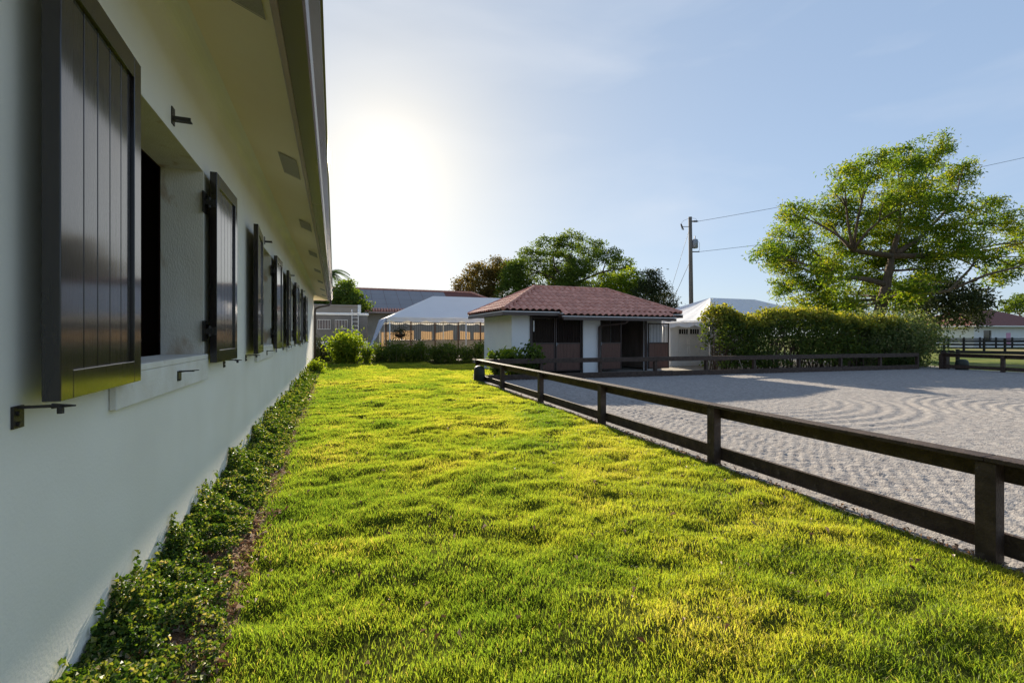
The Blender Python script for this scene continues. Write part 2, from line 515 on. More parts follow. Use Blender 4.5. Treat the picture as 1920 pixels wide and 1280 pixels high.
def shrub(name, label, cat, base, r, h, leafmat, leafL, leafW, n, group=None, upright=False, stems=8, tmin=0.0):
    base = Vector(base)
    t = empty(name, label, cat, base, group)
    mb = MB()
    tips = []
    for k in range(stems):
        a = random.uniform(0, 6.28); q = random.uniform(.3, .95)
        e = base + Vector((math.cos(a) * r * q, math.sin(a) * r * q, h * (1.05 - .5 * q * q) * random.uniform(.75, 1.05)))
        cp = curve_pts(base + Vector((math.cos(a), math.sin(a), 0)) * r * .15, e, 4, .08)
        tips.append(cp)
        mb.tube(cp, [.018, .015, .012, .009, .005], 5)
    mb.build('stem', M_barkpale, t, smooth=True)
    pts = []
    per = n // stems
    for cp in tips:
        for q in range(per):
            i = min(4, int(5 * random.random() ** .75)); c = cp[i]
            s = r * .24
            pts.append((c.x + random.gauss(0, s), c.y + random.gauss(0, s), max(base.z + .05, c.z + random.gauss(0, s * .8))))
    pts = np.array(pts)
    tn = np.clip(tmin + (1 - tmin) * rng.random(len(pts)), 0, 1)
    sz = .75 + .5 * rng.random(len(pts))
    leaves('foliage', pts, leafL * sz, leafW * sz, leafmat, t, tn, up=.3)
    return t


# ================================================================== GROUND
FX = lambda y: 4.39 + (y - 1.8) * 0.027          # line of the near fence
g = MB(); g.quad((-400, -300, -.09), (500, -300, -.09), (500, 900, -.09), (-400, 900, -.09))
tag(g.build('ground', M_ground), kind='structure')


def grid(name, xs, ys, zf, m, xmap=None):
    X, Y = np.meshgrid(xs, ys)
    if xmap is not None: X = xmap(X, Y)
    Z = zf(X, Y)
    ny, nx = X.shape
    verts = np.stack([X, Y, Z], -1).reshape(-1, 3)
    i = np.arange(ny - 1)[:, None] * nx + np.arange(nx - 1)[None, :]
    loops = np.stack([i, i + 1, i + nx + 1, i + nx], -1).ravel()
    o = np_mesh(name, verts, loops, np.full((ny - 1) * (nx - 1), 4), m, smooth=True)
    return o


def lawn_z(X, Y):
    z = (fbm(X * 2.3 + 3, Y * 3.4, 5, 3) - .5) * .10 + (vnoise(X * 6.2, Y * 7.5, 15) - .5) * .034 + (fbm(X * .6, Y * .6, 9, 2) - .5) * .07
    edge = np.clip((FX(Y) - .0 - X) / .30, 0, 1)
    we = np.clip((X + .72) / .3, 0, 1)
    return z * edge * we - .035 * (1 - edge) + .01


lawn = grid('lawn', np.linspace(0, 1, 92), np.concatenate([np.arange(-3, 12, .07), np.arange(12, 34, .2)]), lawn_z, M_soil,
            xmap=lambda X, Y: -1.12 + X * (FX(Y) - .01 + 1.12))
tag(lawn, kind='structure')
# lawn beyond the fence corner
lawn_b = grid('lawn', np.arange(-8, 8.0, .25), np.arange(16.2, 26.8, .25), lambda X, Y: 0 * X - .03, M_soil)
tag(lawn_b, kind='structure')


def grass():
    cs = []
    def strip(y0, y1, dens, x0=None, x1=None):
        xa = -.72 if x0 is None else x0
        n = int((y1 - y0) * 5.2 * dens)
        y = rng.uniform(y0, y1, n)
        xb = (FX(y) - .02) if x1 is None else np.full(n, x1)
        x = xa + rng.random(n) * (xb - xa)
        return x, y
    parts = []
    for (y0, y1, dens) in ((0.3, 3.2, 11500), (3.2, 5.5, 10000), (5.5, 8.5, 7000), (8.5, 13, 4000), (13, 19, 2200), (19, 26.5, 1400)):
        parts.append(strip(y0, y1, dens))
    parts.append(strip(16.5, 24.5, 500, 4.7, 7.5))
    x = np.concatenate([p[0] for p in parts]); y = np.concatenate([p[1] for p in parts])
    # drop what the frame can never see, ragged edges
    depth = x * SN + y * CS
    lat = x * CS - y * SN
    keep = (depth > 1.7) & (np.abs(lat) < depth * 1.25 + .5)
    edge_w = fbm(y * 2.2, y * 0 + 3, 31) * .28 - .14
    keep &= x > -.61 + edge_w
    edge_f = fbm(y * 2.6, y * 0 + 8, 37) * .14
    keep &= (x < FX(y) - .02 - edge_f * .8) | (y > 16.2)
    patch = fbm(x * 1.1, y * 1.1, 71, 3)
    bare = fbm(x * 2.6, y * 2.6, 81, 3)
    keep &= ~((bare < .33) & (rng.random(len(x)) < .55))
    keep &= ~((vnoise(x * 9, y * 11, 93) < .22) & (rng.random(len(x)) < .6))
    x, y, depth, patch = x[keep], y[keep], depth[keep], patch[keep]
    bare = bare[keep]
    n = len(x)
    z = lawn_z(x, y)
    z[x > FX(y) - .1] = -.03
    sc = np.clip(depth / 6.0, .85, 3.6)
    h = (.017 + .030 * rng.random(n) ** 1.7) * (.75 + .6 * fbm(x * 5, y * 5, 44, 2)) * (0.9 + .12 * sc)
    w = (.0030 + .0022 * rng.random(n)) * sc * .98
    a = rng.uniform(0, 6.283, n)
    la = rng.uniform(0, 6.283, n); lean = (.25 + .75 * rng.random(n)) * h
    sx, sy = np.cos(a) * w / 2, np.sin(a) * w / 2
    dx, dy = np.cos(la) * lean, np.sin(la) * lean
    v = np.empty((n, 5, 3))
    v[:, 0] = np.stack([x - sx, y - sy, z - .01], 1)
    v[:, 1] = np.stack([x + sx, y + sy, z - .01], 1)
    v[:, 2] = np.stack([x + sx * .9 + dx * .4, y + sy * .9 + dy * .4, z + h * .62], 1)
    v[:, 3] = np.stack([x - sx * .9 + dx * .4, y - sy * .9 + dy * .4, z + h * .62], 1)
    v[:, 4] = np.stack([x + dx, y + dy, z + h], 1)
    idx = np.arange(n)[:, None] * 5
    loops = (idx + np.array([[0, 1, 2, 3, 3, 2, 4]])).ravel()
    sizes = np.tile([4, 3], n)
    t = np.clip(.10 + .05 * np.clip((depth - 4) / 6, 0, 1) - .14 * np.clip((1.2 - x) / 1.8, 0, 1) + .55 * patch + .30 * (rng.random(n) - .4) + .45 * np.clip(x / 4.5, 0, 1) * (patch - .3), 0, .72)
    dead = rng.random(n) < (.03 + .35 * np.clip((patch - .58) * 4, 0, 1))
    t[dead] = .8 + .2 * rng.random(dead.sum())
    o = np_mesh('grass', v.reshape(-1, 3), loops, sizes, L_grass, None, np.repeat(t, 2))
    return tag(o, 'short sunlit yellow green turf grass of the lawn', 'grass', kind='stuff')


grass()


# sand of the riding arena, harrowed
def sand_z(X, Y):
    d = X - FX(Y)
    cl = fbm(X * 9, Y * 9, 3, 2)
    z = (cl - .5) * .012 + (vnoise(X * 23, Y * 23, 8) - .5) * .017 + (vnoise(X * 4, Y * 4, 18) - .5) * .007
    z += .007 * np.sin(d * 2 * np.pi / .13 + 1.6 * vnoise(X * 1.5, Y * .4, 33)) * np.clip((5.5 - d) / 3, 0, 1)
    # harrow teeth: rows of clods parallel to the fence near it
    rowm = np.clip(1 - np.abs(d - 1.3) / 1.6, 0, 1)
    z += rowm * (.010 * np.sin(d * 2 * np.pi / .21 + 1.5 * fbm(X, Y * .7, 4)) * np.sin(Y * 2 * np.pi / .16 + 3 * vnoise(X * 6, Y * .5, 6)))
    # wheel lines
    for c, wd, am in ((.75, .05, -.03), (1.62, .05, -.025), (2.3, .06, .02), (.35, .05, .02)):
        z += am * np.exp(-((d - c + .1 * vnoise(Y * .35, Y * 0, 2)) / wd) ** 2) * np.clip((12 - Y) / 3, 0, 1)
    # arcs left by the drag
    for (cx, cy, r0, r1, p, am) in ((15.0, 3.4, 1.6, 4.4, .27, .008), (9.6, 9.2, 2.0, 4.6, .34, .009), (20.5, 3.6, 1, 4.6, .29, .009)):
        r = np.hypot(X - cx, (Y - cy))
        mk = np.clip((r - r0) / .5, 0, 1) * np.clip((r1 - r) / .5, 0, 1)
        z += mk * am * np.sin(r * 2 * np.pi / p + 1.2 * vnoise(X * .7, Y * .7, 12))
    edge = np.clip((d + .1) / .5, 0, 1)
    return z * (.5 + .5 * edge) - .035


sand = grid('arena_sand', np.concatenate([np.arange(-.35, 5, .03), np.arange(5, 11, .05), np.arange(11, 23.6, .1)]),
            np.concatenate([np.arange(-3, 0, .2), np.arange(0, 8.5, .032), np.arange(8.5, 15.9, .06)]), sand_z, M_sand,
            xmap=lambda X, Y: FX(Y) + X)
tag(sand, kind='structure')
yd = MB(); yd.quad((4.6, 15.4, -.05), (30, 13.2, -.05), (30, 36, -.05), (7.6, 36, -.05), (7.6, 20, -.05))
tag(yd.build('yard', M_yard), kind='structure')
bed = grid('planting_bed', np.arange(-2, 7.6, .2), np.arange(26.6, 28.6, .2), lambda X, Y: (fbm(X * 3, Y * 3, 7) - .5) * .1, M_mulch)
tag(bed, kind='structure')
strip = grid('mulch_strip', np.arange(-1.12, -.38, .06), np.arange(-2, 27.6, .06),
             lambda X, Y: .03 + (fbm(X * 9, Y * 9, 17) - .5) * .045 - .08 * np.clip((X + .62) / .2, 0, 1), M_mulch)
tag(strip, kind='structure')


# ================================================================== LONG STABLE BUILDING
WX = -1.07; Y0, Y1 = -7.0, 27.4
ZW = 3.86                      # wall / soffit corner height
SL = 0.40                      # slope of the raked soffit
EX = -0.36                     # outer edge of the soffit
soff = lambda x: ZW - SL * (x - WX)
wins = [(3.02 + 4.55 * i, 4.70 + 4.55 * i) for i in range(-1, 4)]
SZ0, SZ1 = 1.43, 3.03          # opening
stable = empty('stable_building', 'long white stucco stable with raked eaves and black board shutters left of the lawn', 'stable', (WX, 10, 0))

w = MB()
ys = [Y0] + [y for a in wins for y in a] + [Y1]
zs = [-.1, SZ0, SZ1, ZW]
for i in range(len(ys) - 1):
    for k in range(3):
        if k == 1 and i % 2 == 1: continue
        w.quad((WX, ys[i], zs[k]), (WX, ys[i + 1], zs[k]), (WX, ys[i + 1], zs[k + 1]), (WX, ys[i], zs[k + 1]))
BX = -13.5
w.quad((WX, Y1, -.1), (BX, Y1, -.1), (BX, Y1, ZW), (WX, Y1, ZW))
w.quad((BX, Y0, -.1), (WX, Y0, -.1), (WX, Y0, ZW), (BX, Y0, ZW))
w.quad((BX, Y1, -.1), (BX, Y0, -.1), (BX, Y0, ZW), (BX, Y1, ZW))
w.build('wall', M_stucco, stable)
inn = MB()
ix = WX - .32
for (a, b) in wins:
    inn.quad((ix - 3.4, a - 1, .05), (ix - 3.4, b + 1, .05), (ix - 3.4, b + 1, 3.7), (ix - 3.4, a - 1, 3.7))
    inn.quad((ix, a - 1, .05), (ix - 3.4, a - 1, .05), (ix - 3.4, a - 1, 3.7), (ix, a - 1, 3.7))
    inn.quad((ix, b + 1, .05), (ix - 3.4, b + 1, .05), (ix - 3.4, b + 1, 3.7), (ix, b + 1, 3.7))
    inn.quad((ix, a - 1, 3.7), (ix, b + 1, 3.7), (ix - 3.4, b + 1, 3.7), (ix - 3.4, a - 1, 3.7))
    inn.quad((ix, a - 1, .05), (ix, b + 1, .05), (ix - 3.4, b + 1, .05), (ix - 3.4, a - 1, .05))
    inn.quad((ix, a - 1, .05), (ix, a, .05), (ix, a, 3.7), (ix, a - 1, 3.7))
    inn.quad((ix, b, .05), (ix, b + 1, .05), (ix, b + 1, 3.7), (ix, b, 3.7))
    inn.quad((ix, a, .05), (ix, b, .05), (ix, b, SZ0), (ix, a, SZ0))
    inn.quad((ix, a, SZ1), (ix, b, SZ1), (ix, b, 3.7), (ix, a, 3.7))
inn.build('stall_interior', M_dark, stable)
# soffit of the long side and of the far end
ey0 = Y0 - .7; ey1 = Y1 + .71
s = MB()
CV = .17
cov = MB(); cp0 = Vector((WX, 0, ZW - CV)); cp1 = Vector((WX, 0, ZW)); cp2 = Vector((WX + CV, 0, soff(WX + CV)))
cpr = []
for i in range(9):
    t_ = i / 8; p_ = cp0 * (1 - t_) ** 2 + cp1 * 2 * t_ * (1 - t_) + cp2 * t_ * t_; cpr.append((p_.x, p_.z))
for i in range(8):
    cov.quad((cpr[i][0], Y0, cpr[i][1]), (cpr[i][0], Y1, cpr[i][1]), (cpr[i + 1][0], Y1, cpr[i + 1][1]), (cpr[i + 1][0], Y0, cpr[i + 1][1]))
cov_o = cov.build('cove', M_stucco, stable)
s.quad((WX + CV, Y0, soff(WX + CV)), (WX + CV, Y1, soff(WX + CV)), (EX, ey1, soff(EX)), (EX, ey0, soff(EX)))
s.quad((WX, Y1, ZW), (BX, Y1, ZW), (BX - .71, ey1, soff(EX)), (EX, ey1, soff(EX)))
s.build('soffit', M_soffit, stable)
ze = soff(EX)
for k in range(-1, 8):
    ya = 2.55 + 3.18 * k
    v = MB(); sl = lambda x: soff(x) - .006
    v.quad((-.58, ya, sl(-.58)), (-.58, ya + .68, sl(-.58)), (-.415, ya + .68, sl(-.415)), (-.415, ya, sl(-.415)))
    fr = .012
    for (xa, xb, yb, yc) in ((-.592, -.58, ya - fr, ya + .68 + fr), (-.415, -.403, ya - fr, ya + .68 + fr), (-.58, -.415, ya - fr, ya), (-.58, -.415, ya + .68, ya + .68 + fr)):
        v.quad((xa, yb, sl(xa) - .003), (xa, yc, sl(xa) - .003), (xb, yc, sl(xb) - .003), (xb, yb, sl(xb) - .003))
    v.build('soffit_vent', M_vent, stable)


def sweep(prof, ya, yb, mb):
    for i in range(len(prof) - 1):
        (xa, za), (xb, zb) = prof[i], prof[i + 1]
        mb.quad((xa, ya, za), (xa, yb, za), (xb, yb, zb), (xb, ya, zb))


fa = MB()
sweep([(EX, ze), (EX + .012, ze - .02), (EX + .045, ze - .02), (EX + .045, ze + .20)], ey0, ey1, fa)
fa.quad((EX + .045, ey1, ze - .02), (BX - .7, ey1 + .0, ze - .02), (BX - .7, ey1, ze + .2), (EX + .045, ey1, ze + .2))
fa.build('fascia', M_gutter, stable)
gu = MB()
gx = EX + .047
prof = [(gx, ze - .005), (gx + .135, ze - .005), (gx + .150, ze + .010), (gx + .152, ze + .03), (gx + .165, ze + .055), (gx + .225, ze + .125),
        (gx + .232, ze + .15), (gx + .245, ze + .15), (gx + .245, ze + .168), (gx + .225, ze + .168), (gx + .2, ze + .11), (gx, ze + .02)]
sweep(prof, ey0, ey1, gu)
gu.v.extend([(x, ey1, z) for x, z in prof]); n0 = len(gu.v) - len(prof); gu.f.append(tuple(range(n0, n0 + len(prof)))); gu.t.append(.5)
gu.build('gutter', M_gutterface, stable)
dp = MB()
dx, dz = gx + .12, ze - .01
dp.tube([(dx, ey1 - .12, dz), (dx - .01, ey1 - .13, dz - .16), (dx - .1, ey1 - .2, dz - .27), (WX + .28, Y1 - .0, dz - .42), (WX + .1, Y1 - .1, dz - .52), (WX + .07, Y1 - .1, dz - .7), (WX + .07, Y1 - .1, .02)], .055, 10)
dp.build('downpipe', M_gutdark, stable, smooth=True)
rf = MB()
ra, rb = soff(EX) + .20, 0.42
cx = (WX + BX) / 2
rz = ra + (EX - cx) * rb
ex2 = EX + .12
rf.quad((ex2, ey0, ra), (ex2, ey1 + .1, ra), (cx, Y1 - 6, rz), (cx, Y0 + 6, rz))
rf.quad((BX - .8, ey1 + .1, ra), (BX - .8, ey0, ra), (cx, Y0 + 6, rz), (cx, Y1 - 6, rz))
rf.quad((ex2, ey1 + .1, ra), (BX - .8, ey1 + .1, ra), (cx, Y1 - 6, rz))
rf.quad((BX - .8, ey0, ra), (ex2, ey0, ra), (cx, Y0 + 6, rz))
rf.build('roof', M_tile, stable)


# windows, sills, shutters
def shutter(sgn):
    """frame with origin on the hinge line, leaf running along sgn*Y, outer face at x=.055"""
    W, H, T, st, rl = .84, 1.69, .055, .095, .11
    f = MB()
    def bx(ya, yb, za, zb, x0=0., x1=T):
        ya, yb = sorted((ya * sgn, yb * sgn)); f.box(x0, x1, ya, yb, za, zb)
    bx(0, st, 0, H); bx(W - st, W, 0, H); bx(st, W - st, 0, rl); bx(st, W - st, H - rl, H)
    fo = f.build('shutter', M_shutter, stable, local=True, bevel=.003)
    p = MB()
    nb = 5; bw = (W - 2 * st) / nb
    for i in range(nb):
        ya, yb = sorted(((st + i * bw + .0035) * sgn, (st + (i + 1) * bw - .0035) * sgn))
        p.box(.008, T - .016, ya, yb, rl, H - rl)
    ya, yb = sorted((st * sgn, (W - st) * sgn))
    p.box(.006, T - .026, ya, yb, rl, H - rl)
    po = p.build('panel', M_shutter, fo, local=True, bevel=.002)
    for z in (.28, H - .28):
        h = MB()
        h.box(-.045, -.032, -.055, .055, z - .09, z + .09)
        h.tube([(.0, -.012 * sgn, z - .045), (.0, -.012 * sgn, z + .045)], .013, 10)
        ya, yb = sorted((-.025 * sgn, .004 * sgn))
        h.box(-.034, .03, ya, yb, z - .022, z + .022)
        ya, yb = sorted((-.003 * sgn, -.009 * sgn))
        h.box(.002, .05, ya, yb, z - .035, z + .035)
        for q in (-.06, .06):
            h.tube([(-.032, .03, z + q), (-.024, .03, z + q)], .01, 8)
        h.build('hinge', M_iron, fo, local=True)
    return fo


def copy_part(o, parent):
    c = o.copy(); col.objects.link(c); c.parent = parent
    for ch in o.children:
        d = ch.copy(); col.objects.link(d); d.parent = c
    return c


proto = {-1: shutter(-1), 1: shutter(1)}
used = set()
angs = {(0, -1): 2.0, (0, 1): -0.8, (1, -1): 3.2, (1, 1): -.8, (2, -1): 2.0, (2, 1): -1.2, (3, -1): 2.6, (3, 1): -1.0}
for wi, (a, b) in enumerate(wins):
    # recess
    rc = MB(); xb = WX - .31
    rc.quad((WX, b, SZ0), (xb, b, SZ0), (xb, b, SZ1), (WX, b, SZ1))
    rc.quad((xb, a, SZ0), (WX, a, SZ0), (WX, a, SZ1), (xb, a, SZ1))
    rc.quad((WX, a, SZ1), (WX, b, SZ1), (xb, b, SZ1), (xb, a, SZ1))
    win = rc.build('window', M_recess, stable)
    sl_ = MB()
    sl_.box(xb, WX + .035, a + .002, b - .002, SZ0 - .035, SZ0 + .004)
    sl_.box(WX + .002, WX + .032, a - .12, b + .03, SZ0 - .215, SZ0 - .037)
    sl_.build('sill', M_sill, win, bevel=.004)
    # stay on the sill board and latch over the window
    br = MB()
    yc = a + .88
    br.box(WX + .033, WX + .04, yc - .035, yc + .035, SZ0 - .155, SZ0 - .085)
    br.box(WX + .04, WX + .12, yc + .022, yc + .032, SZ0 - .095, SZ0 - .087)
    br.tube([(WX + .04, yc + .02, SZ0 - .092), (WX + .15, yc + .03, SZ0 - .085)], [.007, .003], 6)
    for q in (-.03, .03):
        br.tube([(WX + .04, yc - .01, SZ0 - .12 + q), (WX + .046, yc - .01, SZ0 - .12 + q)], .007, 6)
    br.build('latch', M_iron, win)
    bt = MB(); yc = a + .86; zc = SZ1 + .12
    bt.box(WX + .001, WX + .008, yc - .03, yc + .03, zc - .06, zc + .06)
    bt.box(WX + .008, WX + .115, yc - .026, yc - .018, zc - .03, zc - .005)
    bt.box(WX + .008, WX + .115, yc - .018, yc + .026, zc - .03, zc - .022)
    bt.build('latch', M_iron, win)
    for sg, yh in ((-1, a - .012), (1, b + .012)):
        o = proto[sg] if sg not in used else copy_part(proto[sg], stable)
        used.add(sg)
        o.location = Vector((WX + .045, yh, 1.355)) - stable.location
        o.rotation_euler = (0, 0, R(angs.get((wi - 1, sg), 1.5)))
        # hold-back stay on the wall below the free end
        hb = MB(); yf = yh + sg * .80
        yb_ = yf - .03
        hb.box(WX + .001, WX + .009, yb_ - .03, yb_ + .03, 1.265, 1.345)
        hb.box(WX + .009, WX + .13, yb_ - .006, yb_ + .006, 1.334, 1.344)
        hb.tube([(WX + .10, yb_, 1.339), (WX + .165, yb_ + .012, 1.336)], [.011, .003], 6)
        hb.tube([(WX + .125, yb_, 1.31), (WX + .125, yb_, 1.334)], .011, 8)
        for q in (-.02, .018):
            hb.tube([(WX + .009, yb_ - .008, 1.30 + q), (WX + .018, yb_ - .008, 1.30 + q)], .009, 8)
        hb.build('shutter_stay', M_iron, stable)


# vines and litter at the foot of the wall
def vines():
    P = []; T = []; Ls = []
    def add(y0, y1, per_m, L):
        n = int((y1 - y0) * per_m)
        y = rng.uniform(y0, y1, n)
        hw = .07 + .20 * vnoise(y * 3.1, y * 0 + 4, 23) * (.25 + 1.3 * vnoise(y * 12, y * 0 + 1, 29) ** 2) + .05 * vnoise(y * .9, y * 0, 3)
        sheet = rng.random(n) < .42
        q = rng.random(n)
        wdt = .30 + .24 * fbm(y * 1.6, y * 0, 41)
        x = np.where(sheet, WX + .012 + rng.random(n) ** 1.6 * .13, WX + .05 + q * wdt)
        cl = fbm(x * 8, y * 8, 5, 2)
        z = np.where(sheet, .03 + hw * rng.random(n) ** .75, .035 + (hw * .55 * (1 - q) + .12 * np.clip(cl - .25, 0, 1)) * rng.random(n) ** .5)
        keep = sheet | ((cl + .3 * rng.random(n) > .44) & (rng.random(n) > .5 * (q > .7)))
        P.append(np.stack([x, y, z], 1)[keep])
        T.append(np.clip(rng.random(n)[keep] ** 1.6 * .72 + .35 * (rng.random(n)[keep] < .2 + .2 * (q[keep] > .7)), 0, 1)); Ls.append(np.full(keep.sum(), L))
    add(1.2, 5, 10000, .022); add(5, 10, 4600, .030); add(10, 27.2, 1400, .052)
    # shoots climbing the stucco
    y = 1.6
    while y < 27:
        h = random.uniform(.10, .26) if random.random() < .5 else random.uniform(.05, .12)
        k = int(h / .012); dy = 0
        for i in range(k):
            dy += random.gauss(0, .007)
            P.append(np.array([[WX + .012 + random.random() * .02, y + dy + random.gauss(0, .016), .08 + i * .012 + .06]])); T.append(np.array([random.random() * .8]))
            Ls.append(np.array([.028 if y < 9 else .045]))
        y += random.uniform(.04, .20) * (1 if y < 10 else 2)
    P = np.concatenate(P); T = np.concatenate(T); Ls = np.concatenate(Ls) * (.7 + .6 * rng.random(len(P)))
    o = leaves('climbing_vine', P, Ls * 1.15, Ls * .85, L_vine, None, T, up=.7, out=np.array([[.7, -.15, .2]]))
    tag(o, 'low green creeping vine along the foot of the white stable wall', 'ground cover', kind='stuff')


vines()


def litter():
    n = 15000
    y = 1.2 + 25 * rng.random(n) ** 1.7
    x = -.70 + rng.normal(size=n) * .09
    P = np.stack([x, y, .022 + .02 * rng.random(n)], 1)
    m = 260
    y2 = 1.8 + 14 * rng.random(m) ** 1.5
    x2 = -.4 + rng.random(m) * 4.6
    P2 = np.stack([x2, y2, lawn_z(x2, y2) + .045], 1)
    m3 = 1500
    y3 = 1 + 13 * rng.random(m3); x3 = FX(y3) - .03 + rng.normal(size=m3) * .05
    P3 = np.stack([x3, y3, np.full(m3, -.008)], 1)
    P = np.concatenate([P, P2, P3])
    L = .024 * (.5 + rng.random(len(P)))
    o = leaves('leaf_litter', P, L * 1.6, L * .7, L_litter, None, None, up=2.5, fold=.4, droop=.5)
    tag(o, 'dry fallen leaves and chips scattered along the bed and lawn edge', 'leaf litter', kind='stuff')


litter()


# ================================================================== ARENA FENCES
def fence_run(name, label, pts, posts, H=.73, rails=((.555, .70), (.03, .19)), post=.115, capw=.165, side=1, m=None, cat='fence', cap=True, base=False, group=None):
    """pts: end points of each bay's line; posts stand in front of the boards on the 'side'"""
    m = m or M_fence
    root = empty(name, label, cat, (posts[0][0], posts[0][1], 0), group)
    for (x, y) in posts:
        mb = MB(); h = post / 2
        mb.box(x - h, x + h, y - h, y + h, -.12, H - (.036 if cap else -.02))
        mb.build('post', m, root, bevel=.004)
    for i in range(len(posts) - 1):
        a = Vector((*posts[i], 0)); b = Vector((*posts[i + 1], 0))
        d = (b - a).normalized(); s = Vector((d.y, -d.x, 0)) * side * (post / 2 + .022)
        j = [random.uniform(-.006, .006) for _ in range(4)]
        for (z0, z1) in rails:
            mb = MB(); zc = (z0 + z1) / 2
            mb.beam(a + s + Vector((0, 0, zc + j[0])) + d * .002, b + s + Vector((0, 0, zc + j[1])) - d * .002, .04, z1 - z0)
            mb.build('rail', m, root, bevel=.004)
        if cap:
            mb = MB()
            q = s * .12
            mb.beam(a + q + Vector((0, 0, H - .017 + j[2] * .4)) + d * .002, b + q + Vector((0, 0, H - .017 + j[3] * .4)) - d * .002, capw, .034)
            mb.build('cap_rail', m, root, bevel=.004)
    return root


cor = (FX(15.6), 15.6)
near_posts = [(FX(y), y) for y in (-3.6, -.92, 1.80, 4.42, 7.12, 9.92, 12.8)] + [cor]
fence_run('arena_fence', 'dark brown low board fence with flat cap running along the lawn beside the sand arena', None, near_posts, side=1)
fx0 = Vector((*cor, 0)); fx1 = Vector((26.3, 13.4, 0))
fp = [tuple(fx0.lerp(fx1, k / 9))[:2] for k in range(10)]
fence_run('arena_fence', 'dark brown far arena fence with deep base board, before the small stable and hedge', None,
          fp[0:1] + fp[1:], side=1, rails=((.56, .70), (-.06, .17)))
rp = [(27.35, 12.95), (27.3, 10.75), (27.35, 8.3), (27.4, 5.9), (27.45, 3.5)]
fence_run('arena_fence', 'dark right end fence of the sand arena beyond the open gateway', None, rp, side=-1, post=.13)
gp = MB(); gp.box(27.45, 27.75, 12.8, 13.05, -.1, .78)
gpo = gp.build('gate_post', M_fence, bevel=.01)
tag(gpo, 'thick dark gate post at the end of the right arena fence', 'gate post')
# round canister speakers
def canister(loc, r, h, label, lean=0):
    root = empty('garden_speaker', label, 'speaker', loc)
    mb = MB()
    mb.lathe(loc, [(r * .96, -.05), (r, .02), (r * 1.02, h * .3), (r, h * .62), (r * .95, h * .8), (r * .8, h * .91), (r * .5, h * .98), (.02, h)], 24)
    mb.build('body', M_speaker, root, smooth=True)
    gm = MB()
    for k in range(5):
        z = h * (.18 + .07 * k)
        gm.tube([(loc[0] + math.cos(t) * (r * 1.02 + .004), loc[1] + math.sin(t) * (r * 1.02 + .004), loc[2] + z) for t in [2 * math.pi * i / 24 for i in range(25)]], .008, 5)
    gm.build('grille', M_black, root, smooth=True)
    return root
canister((cor[0] - .16, cor[1] - .75, 0), .19, .56, 'dark round topped canister speaker on the grass at the near fence corner')
canister((27.75, 12.35, 0), .24, .46, 'low black round topped speaker beside the thick gate post')
# dark tool stick leaning on far fence
tl = MB(); a = V(1393, 694, 19.5); b = V(1385, 672, 19.9)
tl.tube([a, b], .02, 6)
tag(tl.build('wooden_stake', M_barkpale, smooth=True), 'thin pale stick leaning against the far arena fence', 'stick')

# field fences to the right
def field_fence(label, p0, p1, n, rails, H, post=.13, m=None):
    P0, P1 = Vector((*p0, 0)), Vector((*p1, 0))
    ps = [tuple(P0.lerp(P1, k / n))[:2] for k in range(n + 1)]
    return fence_run('paddock_fence', label, None, ps, H=H, rails=rails, post=post, cap=False, m=m or M_black)
field_fence('black single rail paddock fence just behind the open gateway', (30.0, 16.6), (33.6, 9.0), 3, ((.62, .78),), .82)
a = V(1700, 655, 50); b = V(2010, 662, 44)
field_fence('black three rail paddock fence across the grass before the white house', (a.x, a.y), (b.x, b.y), 8, ((.18, .32), (.58, .72), (.98, 1.12)), 1.2, .16)
a = V(1690, 648, 62); b = V(1990, 650, 60)
field_fence('farther black rail fence close in front of the white house and container', (a.x, a.y), (b.x, b.y), 10, ((.2, .36), (.62, .78), (1.05, 1.2)), 1.28, .16)


# ================================================================== SMALL STABLE (tiled hip roof)
def tile_face(mb, A, B, C, D, course=.40, tw=.29, hump=.085, lift=.03, rows=None):
    """A-B eave, D-C ridge (D above A side)"""
    A, B, C, D = map(Vector, (A, B, C, D))
    u = (B - A); Wd = u.length; u.normalize()
    nrm = u.cross(D - A).normalized()
    if nrm.z < 0: nrm = -nrm
    vv = nrm.cross(u).normalized()
    if vv.z < 0: vv = -vv
    Lh = (D - A).dot(vv); du = (D - A).dot(u); cu = (C - A).dot(u)
    nr = max(1, int(round(Lh / course))); ch = Lh / nr
    nc = int(round(Wd / tw)); cw = Wd / nc
    K = 6
    for i in range(nr):
        v0 = i * ch - (.03 if i == 0 else 0); v1 = min((i + 1) * ch + .05, Lh)
        for j in range(nc):
            uc = (j + .5) * cw; vm = (i + .5) * ch
            uL = du * vm / Lh; uR = Wd + (cu - Wd) * vm / Lh
            if uc < uL - cw * .6 or uc > uR + cw * .6: continue
            mb.tint = random.random()
            lo = []; hi = []
            jit = random.uniform(-.008, .008)
            for k in range(K + 1):
                t = k / K
                hh = hump * (math.sin(math.pi * t) if True else 0)
                for (vq, lst, lf) in ((v0 + jit, lo, lift), (v1, hi, 0.0)):
                    a = max(du * max(vq, 0) / Lh - .02, min((j + t) * cw, Wd + (cu - Wd) * max(vq, 0) / Lh + .02))
                    lst.append(A + u * a + vv * vq + nrm * (hh + lf))
            for k in range(K):
                mb.quad(lo[k], lo[k + 1], hi[k + 1], hi[k])
                mb.quad(lo[k] - nrm * .02, lo[k + 1] - nrm * .02, lo[k + 1], lo[k])


def caps(mb, a, b, r=.085, step=.36):
    a, b = Vector(a), Vector(b); L = (b - a).length; n = max(2, int(L / step)); d = (b - a) / n
    for i in range(n):
        mb.tint = random.random()
        p = a + d * i; q = a + d * (i + 1.12)
        mb.tube([p, q], [r, r * .86], 10)


